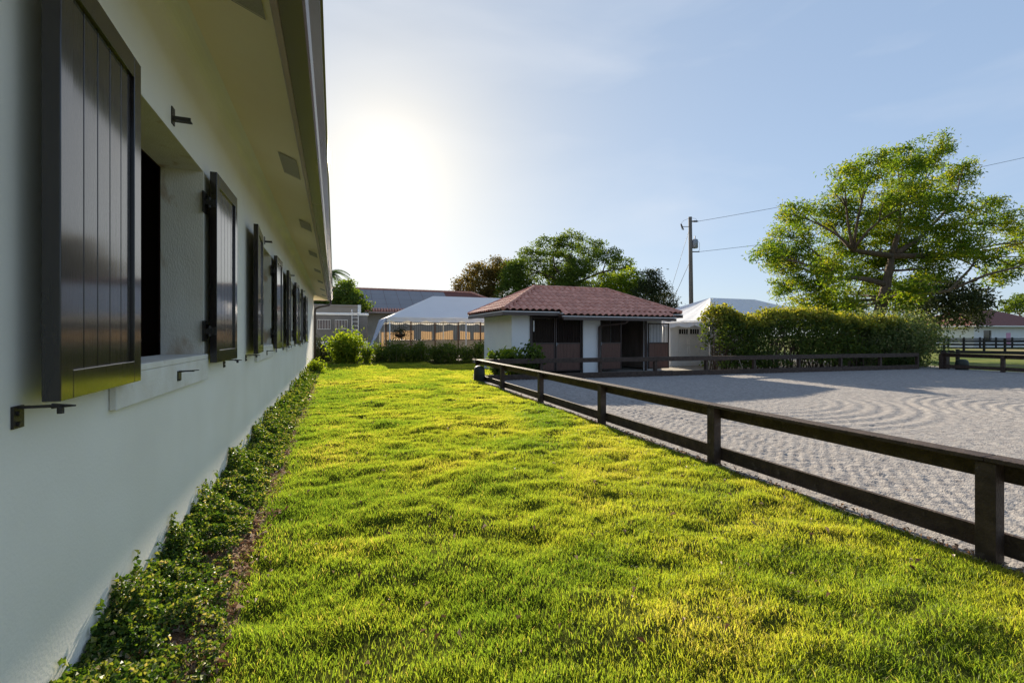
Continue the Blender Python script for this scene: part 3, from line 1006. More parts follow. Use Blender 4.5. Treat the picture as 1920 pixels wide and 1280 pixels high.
def hip_house(root, x0, x1, y0, y1, ze, zr, eave_front=None, tiles=True, m=M_tile):
    hw = (y1 - y0) / 2; yc = (y0 + y1) / 2
    A, B, C_, D = (x0, y0, ze), (x1, y0, ze), (x1, y1, ze), (x0, y1, ze)
    Rl, Rr = (x0 + hw, yc, zr), (x1 - hw, yc, zr)
    un = MB(); dz = Vector((0, 0, -.03))
    for q in ((A, B, Rr, Rl), (B, C_, Rr), (C_, D, Rl, Rr), (D, A, Rl)):
        un.quad(*[Vector(p) + dz for p in q])
    mb = MB()
    if tiles:
        tile_face(mb, A, B, Rr, Rl); tile_face(mb, D, A, Rl, Rl); tile_face(mb, B, C_, Rr, Rr); tile_face(mb, C_, D, Rl, Rr)
        for a, b in ((A, Rl), (B, Rr), (C_, Rr), (D, Rl)):
            caps(mb, Vector(a) + Vector((0, 0, .05)), Vector(b) + Vector((0, 0, .07)))
        caps(mb, Vector(Rl) + Vector((-.1, 0, .06)), Vector(Rr) + Vector((.1, 0, .06)))
    return un, mb, (A, B, C_, D, Rl, Rr)


BX0, BX1, BY0, BY1 = 6.82, 14.44, 17.5, 21.2
barn = empty('small_stable', 'small white two stall stable with terracotta tiled hip roof and brown barred stall fronts', 'stable', (10.6, 19.3, 0))
un, tl, hp = hip_house(barn, 6.2, 15.08, 16.85, 21.85, 2.60, 3.80)
# extra course over the projecting middle of the eave
slope = (3.80 - 2.60) / 2.5
ext = .38
zx = 2.60 - slope * ext
tile_face(tl, (8.75, 16.85 - ext, zx), (14.35, 16.85 - ext, zx), (14.35, 16.87, 2.61), (8.75, 16.87, 2.61))
un.quad((8.75, 16.85 - ext, zx - .03), (14.35, 16.85 - ext, zx - .03), (14.35, 16.85, 2.57), (8.75, 16.85, 2.57))
rfo = tl.build('roof', M_tile, barn, tint=True, smooth=False)
un.build('roof_deck', M_gutdark, barn)
fs = MB(); wt = MB()
def eave_band(a, b, z):
    a, b = Vector((*a, 0)), Vector((*b, 0))
    fs.beam(a + Vector((0, 0, z - .115)), b + Vector((0, 0, z - .115)), .13, .12)
    wt.beam(a + Vector((0, 0, z - .03)), b + Vector((0, 0, z - .03)), .15, .03)
eave_band((6.24, 21.8), (6.24, 16.97), 2.57)
eave_band((6.17, 16.9), (8.68, 16.9), 2.57)
eave_band((8.75, 16.97), (8.75, 16.60), 2.52)
eave_band((8.68, 16.53), (14.42, 16.53), zx - .02)
eave_band((14.35, 16.60), (14.35, 16.97), 2.52)
eave_band((14.42, 16.9), (15.12, 16.9), 2.57)
eave_band((15.05, 16.97), (15.05, 21.8), 2.57)
fs.build('gutter', M_gutdark, barn); wt.build('drip_edge', M_whitemetal, barn)
so = MB()
so.quad((6.2, 16.85, 2.44), (15.08, 16.85, 2.44), (15.08, 21.85, 2.44), (6.2, 21.85, 2.44))
so.quad((8.75, 16.47, 2.30), (14.35, 16.47, 2.30), (14.35, 16.85, 2.435), (8.75, 16.85, 2.435))
so.build('soffit', M_gutdark, barn)
bw = MB(); t = .15
for (a, b) in ((BX0, 7.69), (10.14, 11.07), (13.5, BX1)):
    bw.box(a, b, BY0, BY0 + t, -.1, 2.435)
bw.box(BX0, BX0 + t, BY0 + t, BY1, -.1, 2.435); bw.box(BX1 - t, BX1, BY0 + t, BY1, -.1, 2.435)
bw.box(BX0 + t, BX1 - t, BY1 - t, BY1, -.1, 2.435)
bw.build('wall', M_white, barn)
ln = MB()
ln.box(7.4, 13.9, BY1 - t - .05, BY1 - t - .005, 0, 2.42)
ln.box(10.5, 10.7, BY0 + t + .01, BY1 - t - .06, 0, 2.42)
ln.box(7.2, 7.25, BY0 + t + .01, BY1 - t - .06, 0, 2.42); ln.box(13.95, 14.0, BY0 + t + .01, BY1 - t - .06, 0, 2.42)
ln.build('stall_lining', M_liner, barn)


def stall_panel(kind, x0, x1, y, z0=.04, z1=2.36, zm=1.22, handle=False):
    f = MB(); fr = .055; T = .05
    f.box(x0, x0 + fr, y, y + T, z0, z1); f.box(x1 - fr, x1, y, y + T, z0, z1)
    f.box(x0 + fr, x1 - fr, y, y + T, z1 - fr, z1); f.box(x0 + fr, x1 - fr, y, y + T, z0, z0 + fr); f.box(x0 + fr, x1 - fr, y, y + T, zm, zm + fr)
    fo = f.build(kind, M_bars, barn)
    p = MB(); k = max(3, int((x1 - x0) / .16)); wdt = (x1 - x0 - 2 * fr) / k
    for i in range(k):
        p.box(x0 + fr + i * wdt + .003, x0 + fr + (i + 1) * wdt - .003, y + .012, y + .04, z0 + fr, zm)
    p.build('boards', M_brown, fo)
    br = MB(); k = max(4, int((x1 - x0) / .085))
    for i in range(1, k):
        xx = x0 + fr + (x1 - x0 - 2 * fr) * i / k
        br.tube([(xx, y + .025, zm + fr), (xx, y + .025, z1 - fr)], .011, 6)
    br.build('bars', M_bars, fo)
    if handle:
        h = MB(); h.box(x0 + .01, x0 + .05, y - .03, y - .002, zm - .08, zm + .06); h.tube([(x0 + .03, y - .03, zm), (x0 + .03, y - .06, zm), (x0 + .12, y - .06, zm)], .01, 6)
        h.build('handle', M_galv, fo)
    return fo


stall_panel('stall_front', 7.72, 8.84, BY0 + .04)
stall_panel('stall_door', 8.86, 10.10, BY0 + .02, handle=True)
stall_panel('stall_front', 11.10, 12.22, BY0 + .04, handle=True)
od = stall_panel('stall_door', 13.58, 14.76, BY0 - .14, z1=2.16, zm=1.2)
od['label'] = 'open barred stall door swung back against the wall'
# door posts beside the stall openings
pst = MB(); pst.box(13.46, 13.56, BY0 - .06, BY0 - .004, -.05, 2.43); pst.box(7.63, 7.72, BY0 - .05, BY0 - .004, -.05, 2.43); pst.box(10.10, 10.16, BY0 - .05, BY0 - .004, -.05, 2.43)
pst.build('door_post', M_bars, barn)
ds = MB()
ds.tube([(11.9, 16.62, 2.22), (11.85, 16.75, 2.12), (11.0, 17.3, 2.02), (10.95, 17.40, 1.95), (10.95, 17.41, .12), (10.9, 17.3, .05)], .05, 10)
ds.build('downpipe', M_gutdark, barn, smooth=True)
bxx = MB(); bxx.box(7.25, 7.36, BY0 - .05, BY0 - .002, .95, 1.08); bxx.build('outlet_box', M_galv, barn, bevel=.006)
lp = MB(); lp.tube([(7.78, BY0 - .08, 1.75), (7.78, BY0 - .08, 2.2)], .03, 8); lp.build('white_tube', M_whitemetal, barn)


# ================================================================== FRAME TENTS
def tent(label, x0, y0, Lx, Wy, ze, zr, posts, name='marquee_tent'):
    x1, y1 = x0 + Lx, y0 + Wy; h = Wy / 2; yc = y0 + h
    root = empty(name, label, 'tent', ((x0 + x1) / 2, yc, 0))
    A, B, C_, D = [Vector(p) for p in ((x0, y0, ze), (x1, y0, ze), (x1, y1, ze), (x0, y1, ze))]
    Rl, Rr = Vector((x0 + h, yc, zr)), Vector((x1 - h, yc, zr))
    mb = MB()
    def patch(P, Q, S, T_, nu=24, nv=10):
        u0 = (Q - P).normalized()
        n = (Q - P).cross(T_ - P).normalized()
        if n.z < 0: n = -n
        rows = []
        for j in range(nv + 1):
            v = j / nv
            row = []
            for i in range(nu + 1):
                u = i / nu
                p = P.lerp(Q, u).lerp(T_.lerp(S, u), v)
                sag = -.16 * math.sin(math.pi * v) * math.sin(math.pi * u) ** .5
                wr = .02 * math.sin(9 * u * math.pi + 4 * v) * (1 - v) * math.sin(math.pi * u)
                row.append(p + n * (sag + wr))
            rows.append(row)
        for j in range(nv):
            for i in range(nu):
                mb.quad(rows[j][i], rows[j][i + 1], rows[j + 1][i + 1], rows[j + 1][i])
    patch(A, B, Rr, Rl); patch(B, C_, Rr, Rr, 14); patch(C_, D, Rl, Rr); patch(D, A, Rl, Rl, 14)
    mb.build('roof', M_tent, root, smooth=True)
    va = MB()
    for P, Q in ((A, B), (B, C_), (C_, D), (D, A)):
        L = (Q - P).length; n = int(L / .12)
        d = (Q - P).normalized(); o = Vector((d.y, -d.x, 0)) * .02
        pr = None
        for i in range(n + 1):
            q = P.lerp(Q, i / n)
            ph = abs(math.sin(math.pi * (i * L / n) / 1.15))
            dz = .19 + .13 * ph ** .6
            wv = o * (1 + 1.5 * math.sin(i * 1.3))
            tp, bt = q + o * .2, q + wv + Vector((0, 0, -dz))
            if pr: va.quad(pr[0], tp, bt, pr[1])
            pr = (tp, bt)
    va.build('valance', M_tent, root, smooth=True)
    for (x, y) in posts:
        pm = MB(); pm.tube([(x, y, -.1), (x, y, ze + .03)], .035, 10); pm.build('pole', M_whitemetal, root, smooth=True)
    fr = MB()
    for P, Q in ((A, B), (B, C_), (C_, D), (D, A), (A, Rl), (D, Rl), (B, Rr), (C_, Rr), (Rl, Rr)):
        fr.tube([P + Vector((0, 0, -.06)), Q + Vector((0, 0, -.22 if Q in (Rl, Rr) else -.06))], .03, 6)
    fr.build('frame', M_whitemetal, root)
    return root


t1x, t1y, t1e = 3.13, 28.8, 2.72
tt = tent('white marquee tent with scalloped valance over bar fronted stalls, left of the small stable', t1x, t1y, 14.6, 6.8, t1e, 4.37,
     [(t1x + .05, t1y + .05), (t1x + .05, t1y + 3.4), (t1x + .05, t1y + 6.7), (t1x + 4.9, t1y + .05), (t1x + 9.8, t1y + .05), (t1x + 14.5, t1y + .05), (t1x + 4.9, t1y + 6.7), (t1x + 9.8, t1y + 6.7)])
# side curtains tied back at the left end
cu = MB()
def curtain(top0, top1, bot0, bot1, n=18, m=8, amp=.08):
    rows = []
    for j in range(m + 1):
        v = j / m
        rows.append([Vector(top0).lerp(Vector(top1), i / n).lerp(Vector(bot0).lerp(Vector(bot1), i / n), v) + Vector((amp * math.sin(i * 1.9 + v), amp * .5 * math.cos(i * 1.4), 0)) * (.3 + v) for i in range(n + 1)])
    for j in range(m):
        for i in range(n):
            cu.quad(rows[j][i], rows[j][i + 1], rows[j + 1][i + 1], rows[j + 1][i])
curtain((t1x - .03, t1y + 1.0, t1e), (t1x - .03, t1y + 6.6, t1e), (t1x - 1.4, t1y + 1.2, .05), (t1x - 1.0, t1y + 4.6, .05))
cu.build('side_curtain', M_tarp, tt, smooth=True)
t2 = tent('white marquee tent with a low ridge rising behind the clipped hedge', 16.4, 16.5, 10.1, 6.7, 2.30, 3.70,
     [(16.45, 16.55), (16.45, 19.8), (16.45, 23.1), (20.5, 16.55), (26.4, 16.55), (26.4, 23.1)])

# bar fronted stalls under the first tent
bs = empty('stall_row', 'row of brown barred stall fronts on beige panels under the left marquee tent', 'stalls', (10, 35, 0))
SY = 34.2
lw = MB(); brs = MB(); pm = MB()
x = 3.5
while x < 17:
    lw.box(x + .03, x + 1.77, SY, SY + .06, 0, 1.2)
    for k in range(1, 13):
        brs.tube([(x + k * 1.8 / 13, SY + .03, 1.2), (x + k * 1.8 / 13, SY + .03, 2.5)], .014, 5)
    brs.box(x, x + 1.8, SY + .005, SY + .055, 2.5, 2.56); brs.box(x + .03, x + 1.77, SY - .01, SY + .07, 1.2, 1.25)
    pm.box(x - .05, x + .05, SY - .02, SY + .09, 0, 2.6)
    x += 1.8
lw.build('lower_panel', M_beige, bs); brs.build('bars', M_bars, bs); pm.build('post', M_brown, bs)
bk = MB()
x = 3.5
while x < 17.2:
    w_ = random.choice((.9, 1.3, 1.5)); bk.quad((x, 37.6, .2), (x + w_, 37.6, .2), (x + w_, 37.6, random.uniform(1.75, 2.1)), (x, 37.6, random.uniform(1.75, 2.1)))
    x += w_ + random.choice((.15, .3, .6))
tag(bk.build('canvas_wall', M_tan), 'tan canvas wall glowing behind the barred stalls under the tent', 'canvas')
hb = empty('hanging_basket', 'dark round hanging basket with trailing leaves under the left tent', 'hanging basket', V(750, 628, 31))
hm = MB(); c = V(750, 626, 31)
hm.lathe((c.x, c.y, c.z - .25), [(.1, 0), (.32, .1), (.38, .25)], 16); hm.build('bowl', M_dark, hb, smooth=True)
hw_ = MB(); hw_.tube([(c.x, c.y, c.z), (c.x, c.y, 2.9)], .012, 5); hw_.build('chain', M_iron, hb)
pp = np.array([[c.x, c.y, c.z + .15]]) + rng.normal(size=(400, 3)) * np.array([.28, .28, .22])
leaves('foliage', pp, .12, .05, L_dark, hb)

# ================================================================== WHITE GARAGE UNDER THE SECOND TENT
ga = empty('garage', 'white garage with a panelled carriage door and two small dark windows, under the right tent', 'garage', (19, 20.5, 0))
gb = MB(); GY = 19.3
gb.box(16.5, 17.0, GY, GY + .15, -.1, 2.28); gb.box(18.5, 22.6, GY, GY + .15, -.1, 2.28); gb.box(17.0, 18.5, GY, GY + .15, 2.16, 2.28)
gb.box(16.5, 16.65, GY + .15, 22.6, -.1, 2.28); gb.box(22.45, 22.6, GY + .15, 22.6, -.1, 2.28); gb.box(16.65, 22.45, 22.45, 22.6, -.1, 2.28)
gb.build('wall', M_white, ga)
gr_ = MB(); gr_.box(16.45, 22.65, GY - .05, 22.65, 2.285, 2.33); gr_.build('roof', M_grey, ga)
gd = MB(); gd.box(16.98, 18.52, GY + .04, GY + .08, -.05, 2.16)
for k in range(4):
    for q in (0, 1):
        xa = 17.03 + q * .75; za = .05 + k * .52
        for (x0, x1, z0, z1) in ((xa, xa + .68, za, za + .05), (xa, xa + .68, za + .42, za + .47), (xa, xa + .05, za + .05, za + .42), (xa + .63, xa + .68, za + .05, za + .42)):
            gd.box(x0, x1, GY + .02, GY + .04, z0, z1)
gdo = gd.build('garage_door', M_white, ga)
for q in (0, 1):
    p_ = MB(); p_.box(17.08 + q * .75, 17.66 + q * .75, GY + .005, GY + .018, 1.66, 1.92); po = p_.build('window', M_glass, gdo)
    for k in range(1, 4):
        pass
    mt = MB()
    for k in range(1, 4):
        xx = 17.08 + q * .75 + .58 * k / 4; mt.box(xx - .012, xx + .012, GY - .006, GY + .004, 1.66, 1.92)
    mt.build('muntin', M_white, gdo)

# ================================================================== BACK LEFT: trailer, shed, big barn
TY = 36.0
tr = empty('horse_trailer', 'grey and white horse trailer with two barred windows and a roof ladder', 'trailer', (-.5, TY, 0))
b_ = MB(); b_.box(-5, 2.35, TY, TY + 2.4, 1.15, 3.05); b_.build('body', M_grey, tr, bevel=.08)
b_ = MB(); b_.box(-5, 2.35, TY - .02, TY + 2.42, .45, 1.15); b_.build('lower_body', M_white, tr, bevel=.04)
b_ = MB(); b_.box(-5.05, 2.42, TY - .05, TY + 2.45, 3.055, 3.25); b_.build('roof', M_whitemetal, tr, bevel=.05)
for px0, px1 in ((596, 620), (628, 652), (560, 584)):
    a = V(px0, 600, 33.8); c = V(px1, 617, 33.8)
    xa, xb = a.x, c.x
    p_ = MB(); p_.box(xa, xb, TY - .02, TY - .004, 2.05, 2.70); po = p_.build('window', M_dark, tr)
    q_ = MB()
    for k in range(0, 9):
        xx = xa + .02 + (xb - xa - .04) * k / 8; q_.tube([(xx, TY - .06, 2.05), (xx, TY - .06, 2.70)], .014, 5)
    for z in (2.03, 2.72): q_.tube([(xa, TY - .06, z), (xb, TY - .06, z)], .018, 5)
    q_.build('window_bars', M_whitemetal, po)
ld = MB(); xa, xb = V(660, 600, 33.8).x, V(672, 600, 33.8).x
for xx in (xa, xb): ld.tube([(xx, TY - .12, .95), (xx, TY - .12, 3.35), (xx, TY + .1, 3.5)], .03, 6)
for k in range(8): ld.tube([(xa, TY - .12, 1.1 + k * .3), (xb, TY - .12, 1.1 + k * .3)], .022, 6)
ld.build('ladder', M_whitemetal, tr)
for xx in (-3.4, .4, 1.35):
    wh = MB(); wh.tube([(xx, TY - .02, .36), (xx, TY + .22, .36)], [.36, .36], 18); wh.build('wheel', M_black, tr)
sh = empty('shed', 'flat roofed beige shed rising behind the horse trailer', 'shed', (-3, 49, 0))
b_ = MB(); b_.box(-10, 2.2, 46.6, 51, -.1, 4.35); b_.build('wall', M_beigewall, sh)
b_ = MB(); b_.box(-10.1, 2.1, 46.5, 51.1, 4.355, 4.5); b_.build('roof', M_beigewall, sh)
b_ = MB(); b_.box(2.105, 2.4, 46.45, 51.15, .0, 4.52); b_.build('corner_trim', M_white, sh)
bb = empty('barn', 'large far barn whose grey roof is covered by panels with a tiled ridge', 'barn', (8, 64, 0))
b_ = MB(); b_.box(-8, 24, 57.8, 70, -.1, 4.35); b_.build('wall', M_beigewall, bb)
zr, zeb = 7.75, 4.4
b_ = MB()
b_.quad((-9, 57, zeb), (25, 57, zeb), (18.6, 64, zr), (-9, 64, zr)); b_.quad((25, 57, zeb), (25, 71, zeb), (18.6, 64, zr)); b_.quad((25, 71, zeb), (-9, 71, zeb), (-9, 64, zr), (18.6, 64, zr))
b_.quad((-9, 57, zeb), (-9, 64, zr), (-9, 71, zeb))
b_.build('roof', M_shingle, bb)
b_ = MB(); sd = Vector((0, 7, zr - zeb)).normalized(); nn = Vector((0, -sd.z, sd.y))
L = Vector((0, 7, zr - zeb)).length
for r in range(4):
    xw = 25 - 8 - r * 1.3
    x = -8.8
    while x + 1.66 < xw + 2:
        b_.quad(*[Vector((xx, 57, zeb)) + sd * vv_ + nn * .09 for xx, vv_ in ((x, .75 + r * 1.66), (x + 1.63, .75 + r * 1.66), (x + 1.63, .75 + r * 1.66 + 1.63), (x, .75 + r * 1.66 + 1.63))])
        x += 1.66
b_.build('solar_panels', M_solar, bb)
cp_ = MB(); caps(cp_, (-9, 64, zr + .05), (18.6, 64, zr + .05), .16, .5); caps(cp_, (25, 57, zeb + .05), (18.6, 64, zr + .05), .16, .5)
cp_.tint = .5
for k in range(100): cp_.tube([(-8.8 + k * .33, 56.9, zeb + .06), (-8.8 + k * .33, 57.65, zeb + .42)], .13, 6)
cp_.build('ridge_tiles', M_tile, bb, tint=True)
gt_ = MB(); gt_.box(-9, 25, 56.8, 56.98, zeb - .15, zeb + .0); gt_.build('gutter', M_gutter, bb)

# ================================================================== FAR RIGHT: white house, container, pole
c0 = V(1826, 640, 62); c1 = V(2010, 640, 66)
hx0, hy0 = c0.x, c0.y - 1
wh_ = empty('white_house', 'white single storey house with dark red hip roof at the right edge', 'house', (c0.x + 6, c0.y, 0))
d_ = Vector((c1.x - c0.x, c1.y - c0.y, 0)).normalized(); n_ = Vector((-d_.y, d_.x, 0))
def HP(u, v, z): return Vector((c0.x, c0.y, 0)) + d_ * u + n_ * v + Vector((0, 0, z))
LW = 15.0; DW = 9.0; ZE = 2.75
def hbox(mb, u0, u1, v0, v1, z0, z1):
    P = [HP(u, v, z) for z in (z0, z1) for u, v in ((u0, v0), (u1, v0), (u1, v1), (u0, v1))]
    for f in ((0, 3, 2, 1), (4, 5, 6, 7), (0, 1, 5, 4), (1, 2, 6, 5), (2, 3, 7, 6), (3, 0, 4, 7)): mb.quad(*[P[i] for i in f])
mb = MB(); hbox(mb, 0, 1.75, 0, .2, -.1, ZE); hbox(mb, 3.2, LW, 0, .2, -.1, ZE); hbox(mb, 1.75, 3.2, 0, .2, 2.25, ZE); hbox(mb, 1.75, 3.2, 0, .2, -.1, .75)
hbox(mb, 0, .2, .2, DW, -.1, ZE); hbox(mb, LW - .2, LW, .2, DW, -.1, ZE); hbox(mb, .2, LW - .2, DW - .2, DW, -.1, ZE)
mb.build('wall', M_white, wh_)
mb = MB(); hbox(mb, 1.75, 3.2, .12, .16, .75, 2.25); mb.build('window', M_glass, wh_)
mb = MB(); o = .9; zt = 5.3
E = [HP(-o, -o, ZE), HP(LW + o, -o, ZE), HP(LW + o, DW + o, ZE), HP(-o, DW + o, ZE)]
hw2 = DW / 2 + o; r0, r1 = HP(hw2 - o, DW / 2, zt), HP(LW + o - hw2, DW / 2, zt)
up_ = Vector((0, 0, .12))
for q in ((E[0], E[1], r1, r0), (E[1], E[2], r1), (E[2], E[3], r0, r1), (E[3], E[0], r0)): mb.quad(*[p + up_ for p in q])
mb.quad(*E)
mb.build('roof', M_shingle, wh_)
mb = MB()
for i in range(4): mb.beam(E[i] + Vector((0, 0, .05)), E[(i + 1) % 4] + Vector((0, 0, .05)), .1, .16)
mb.build('fascia', M_whitemetal, wh_)
mb = MB(); hbox(mb, 5.9, 6.7, -.03, -.005, .35, 1.9)
mb2 = mb.build('banner', M_pink); tag(mb2, 'pink banner on the white house wall at the right edge', 'banner')
k0 = V(1700, 640, 70); k1 = V(1813, 640, 69)
ct = empty('shipping_container', 'long white corrugated container behind the black fences', 'container', (k0.x, k0.y, 0))
mb = MB(); dd = Vector((k1.x - k0.x, k1.y - k0.y, 0)); n = 60; pr = None; Lc = dd.length; dn = dd.normalized(); nn = Vector((dn.y, -dn.x, 0))
for i in range(n + 1):
    p = Vector((k0.x, k0.y, 0)) + dd * i / n + nn * (.06 if (i // 2) % 2 else 0)
    if pr: mb.quad(pr + Vector((0, 0, .1)), p + Vector((0, 0, .1)), p + Vector((0, 0, 2.5)), pr + Vector((0, 0, 2.5)))
    pr = p
A0 = Vector((k0.x, k0.y, 0)); A1 = Vector((k1.x, k1.y, 0)); bk_ = -nn * 2.4
mb.quad(A1 + Vector((0, 0, .1)), A1 + bk_ + Vector((0, 0, .1)), A1 + bk_ + Vector((0, 0, 2.5)), A1 + Vector((0, 0, 2.5)))
mb.quad(A0 + Vector((0, 0, .1)), A0 + bk_ + Vector((0, 0, .1)), A0 + bk_ + Vector((0, 0, 2.5)), A0 + Vector((0, 0, 2.5)))
mb.quad(A0 + bk_ + Vector((0, 0, .1)), A1 + bk_ + Vector((0, 0, .1)), A1 + bk_ + Vector((0, 0, 2.5)), A0 + bk_ + Vector((0, 0, 2.5)))
mb.build('side', M_white, ct)
mb = MB(); mb.quad(A0 + Vector((0, 0, 2.55)), A1 + Vector((0, 0, 2.55)), A1 + bk_ + Vector((0, 0, 2.55)), A0 + bk_ + Vector((0, 0, 2.55)))
mb.beam(A0 + nn * .05 + Vector((0, 0, 2.5)), A1 + nn * .05 + Vector((0, 0, 2.5)), .1, .12); mb.build('roof', M_whitemetal, ct)

# utility pole
pb = V(1297, 640, 42); pb.z = 0
up0 = empty('utility_pole', 'tall wooden utility pole with a grey transformer behind the right tent', 'utility pole', pb)
ptop = V(1294, 407, 42)
mb = MB(); mb.tube([pb, pb.lerp(ptop, .5), ptop], [.21, .19, .16], 12); mb.build('pole', M_pole, up0, smooth=True)
rt = Vector((CS, -SN, 0))
tc = V(1303, 457, 42); mb = MB()
mb.lathe((tc.x, tc.y, tc.z - .42), [(.2, 0), (.27, .03), (.27, .74), (.2, .82), (.05, .86), (.05, 1.1), (.03, 1.16)], 18); mb.build('transformer', M_galv, up0, smooth=True)
mb = MB()
arm = V(1294, 425, 42)
mb.tube([arm, arm - rt * .75], .03, 6); mb.tube([arm - rt * .75 + Vector((0, 0, .25)) - rt * .08, arm - rt * .6 + Vector((0, 0, -.3))], .05, 6)
mb.tube([arm - rt * .88 + Vector((0, 0, .25)), arm - rt * .72 + Vector((0, 0, -.3))], .03, 6)
mb.build('fuse_cutout', M_iron, up0); mb = MB()
e1 = V(1294, 415, 42); mb.tube([e1, e1 + rt * .35, e1 + rt * .75], [.03, .09, .04], 8); mb.tube([e1 + rt * .3, e1 + rt * .65], .085, 8)
mb.build('insulator', M_iron, up0); mb = MB()
e2 = V(1296, 472, 42); mb.tube([e2, e2 + rt * .75], [.05, .05], 6)
mb.build('insulator', M_iron, up0); mb = MB()
jl = [e1 + rt * .7, e1 + rt * .5 + Vector((0, 0, .25)), e1 + rt * .0 + Vector((0, 0, .32)), arm - rt * .6 + Vector((0, 0, .55)), arm - rt * .85 + Vector((0, 0, .25))]
mb.tube(jl, .012, 5); mb.build('jumper_wire', M_iron, up0); mb = MB(); mb.tube([tc + rt * .27 + Vector((0, 0, .2)), tc + rt * .42 + Vector((0, 0, .1)), tc + rt * .42 - Vector((0, 0, .6)), e2 + rt * .6], .015, 5)
mb.build('jumper_wire', M_iron, up0)
mb = MB()
ga_ = V(1253, 560, 50); gb_ = V(1240, 590, 48)
mb.tube([arm - rt * .15 - Vector((0, 0, .5)), ga_], .016, 5); mb.build('guy_wire', M_iron, up0); mb = MB(); mb.tube([V(1295, 487, 42), V(1250, 590, 47)], .02, 5)
mb.build('guy_wire', M_iron, up0)
def wire(a, b, sag, label):
    mb = MB(); n = 24
    mb.tube([a.lerp(b, i / n) - Vector((0, 0, sag * 4 * (i / n) * (1 - i / n))) for i in range(n + 1)], .017, 5)
    tag(mb.build('power_line', M_iron), label, 'power line', 'power lines from the pole')
wire(e1 + rt * .75, V(2150, 243, 40), .35, 'upper power line running right from the top of the pole')
wire(e2 + rt * .75, V(2150, 350, 40), .35, 'lower power line running right from under the transformer')
fp_ = V(1860, 640, 90); mb = MB(); mb.tube([(fp_.x, fp_.y, 0), (fp_.x, fp_.y, V(1860, 578, 90).z)], .14, 8)
mb.beam(Vector((fp_.x, fp_.y, V(1860, 583, 90).z)) - rt * .7, Vector((fp_.x, fp_.y, V(1860, 583, 90).z)) + rt * .9, .1, .12)
tag(mb.build('utility_pole', M_pole), 'distant small utility pole left of the red roofed house', 'utility pole')

# ================================================================== TREES
def PB(lst, d, dj=3.0):
    out = []
    for (px, py, rp) in lst:
        dd = d + random.uniform(-dj, dj)
        out.append((V(px, py, dd), rp / F * dd))
    return out


D = 33
big = PB([(1748, 285, 40), (1695, 312, 46), (1635, 325, 44), (1585, 335, 36), (1795, 325, 40), (1700, 385, 58), (1625, 395, 55), (1765, 400, 55),
          (1548, 400, 46), (1488, 402, 34), (1478, 445, 42), (1440, 480, 32), (1505, 495, 52), (1575, 470, 58), (1650, 465, 55), (1730, 470, 52),
          (1800, 450, 45), (1850, 398, 36), (1893, 420, 30), (1925, 450, 36), (1842, 475, 34), (1470, 540, 28), (1522, 552, 40), (1592, 552, 48),
          (1660, 545, 40), (1865, 520, 26), (1900, 500, 26), (1725, 530, 32), (1555, 590, 34), (1960, 480, 36), (1990, 440, 36), (1500, 588, 26), (1542, 580, 32), (1600, 590, 34), (1690, 565, 32), (1640, 510, 44), (1750, 500, 36), (1660, 420, 44), (1560, 510, 40), (1470, 490, 34), (1700, 345, 40)], D, 4.5)
big = [(c, r * .87) for c, r in big]
tb = V(1622, 640, D); tb.z = 0
lim = [V(1662, 545, D), V(1720, 552, D - 1), V(1780, 545, D - 2), V(1818, 505, D - 2), V(1836, 478, D - 2)]
lim2 = [V(1790, 540, D - 2), V(1850, 515, D - 2.5), V(1910, 500, D - 3), V(1950, 480, D - 3)]
tree('shade_tree', 'tall spreading tree with sunlit yellow green crown rising behind the hedge at the right', 'tree', tb, V(1672, 480, D), .42, big, L_big,
     .25, .075, 5.0, .29, 42, fork=[V(1690, 420, D), V(1600, 470, D - 1), V(1740, 430, D + 1), V(1560, 520, D), V(1780, 480, D - 1)],
     extra=[(lim, [.15, .13, .1, .07, .04]), (lim2, [.1, .08, .055, .03])], inner=.3)
D = 48
dk = PB([(1715, 560, 32), (1750, 545, 34), (1790, 555, 34), (1825, 570, 26), (1700, 590, 26), (1760, 585, 30), (1810, 590, 26), (1840, 560, 22), (1730, 530, 24)], D, 3)
b0 = V(1745, 640, D); b0.z = 0
tree('oak_tree', 'dark broad oak standing behind the right end of the hedge', 'tree', b0, V(1750, 600, D), .28, dk, L_dark, .36, .16, 4.5, .42, 16,
     fork=[V(1720, 585, D), V(1785, 580, D), V(1810, 590, D)], inner=.4)
D = 68
um = PB([(1070, 452, 26), (1030, 462, 28), (1105, 465, 28), (995, 480, 26), (1140, 480, 26), (970, 500, 22), (1165, 497, 22), (1050, 490, 34), (1095, 500, 32), (1010, 510, 28),
         (1070, 525, 26), (975, 530, 22), (1140, 520, 20), (1180, 500, 10), (1130, 540, 18), (1068, 545, 34), (1030, 545, 26), (1105, 540, 28), (1050, 520, 28), (1085, 505, 26)], D, 3.5)
b0 = V(1068, 640, D); b0.z = 0
tree('umbrella_tree', 'wide domed umbrella shaped tree directly behind the tiled roof', 'tree', b0, V(1068, 540, D), .42, um, L_mid, .34, .15, 4.2, .36, 22,
     fork=[V(1040, 500, D), V(1098, 500, D), V(1010, 510, D), V(1130, 510, D), V(1066, 490, D)], squash=.62, inner=.5)
D = 72
og = PB([(925, 505, 22), (895, 515, 24), (870, 535, 20), (900, 545, 26), (935, 530, 24), (945, 500, 16), (915, 560, 20)], D, 3)
b0 = V(910, 640, D); b0.z = 0
tree('russet_tree', 'brownish russet leaved tree left of the umbrella shaped tree', 'tree', b0, V(908, 560, D), .4, og, L_orange, .34, .15, 5, .42, 26)
D = 66
mg = PB([(960, 520, 22), (985, 540, 26), (955, 550, 24), (1000, 560, 22), (972, 500, 16)], D, 2)
b0 = V(972, 640, D); b0.z = 0
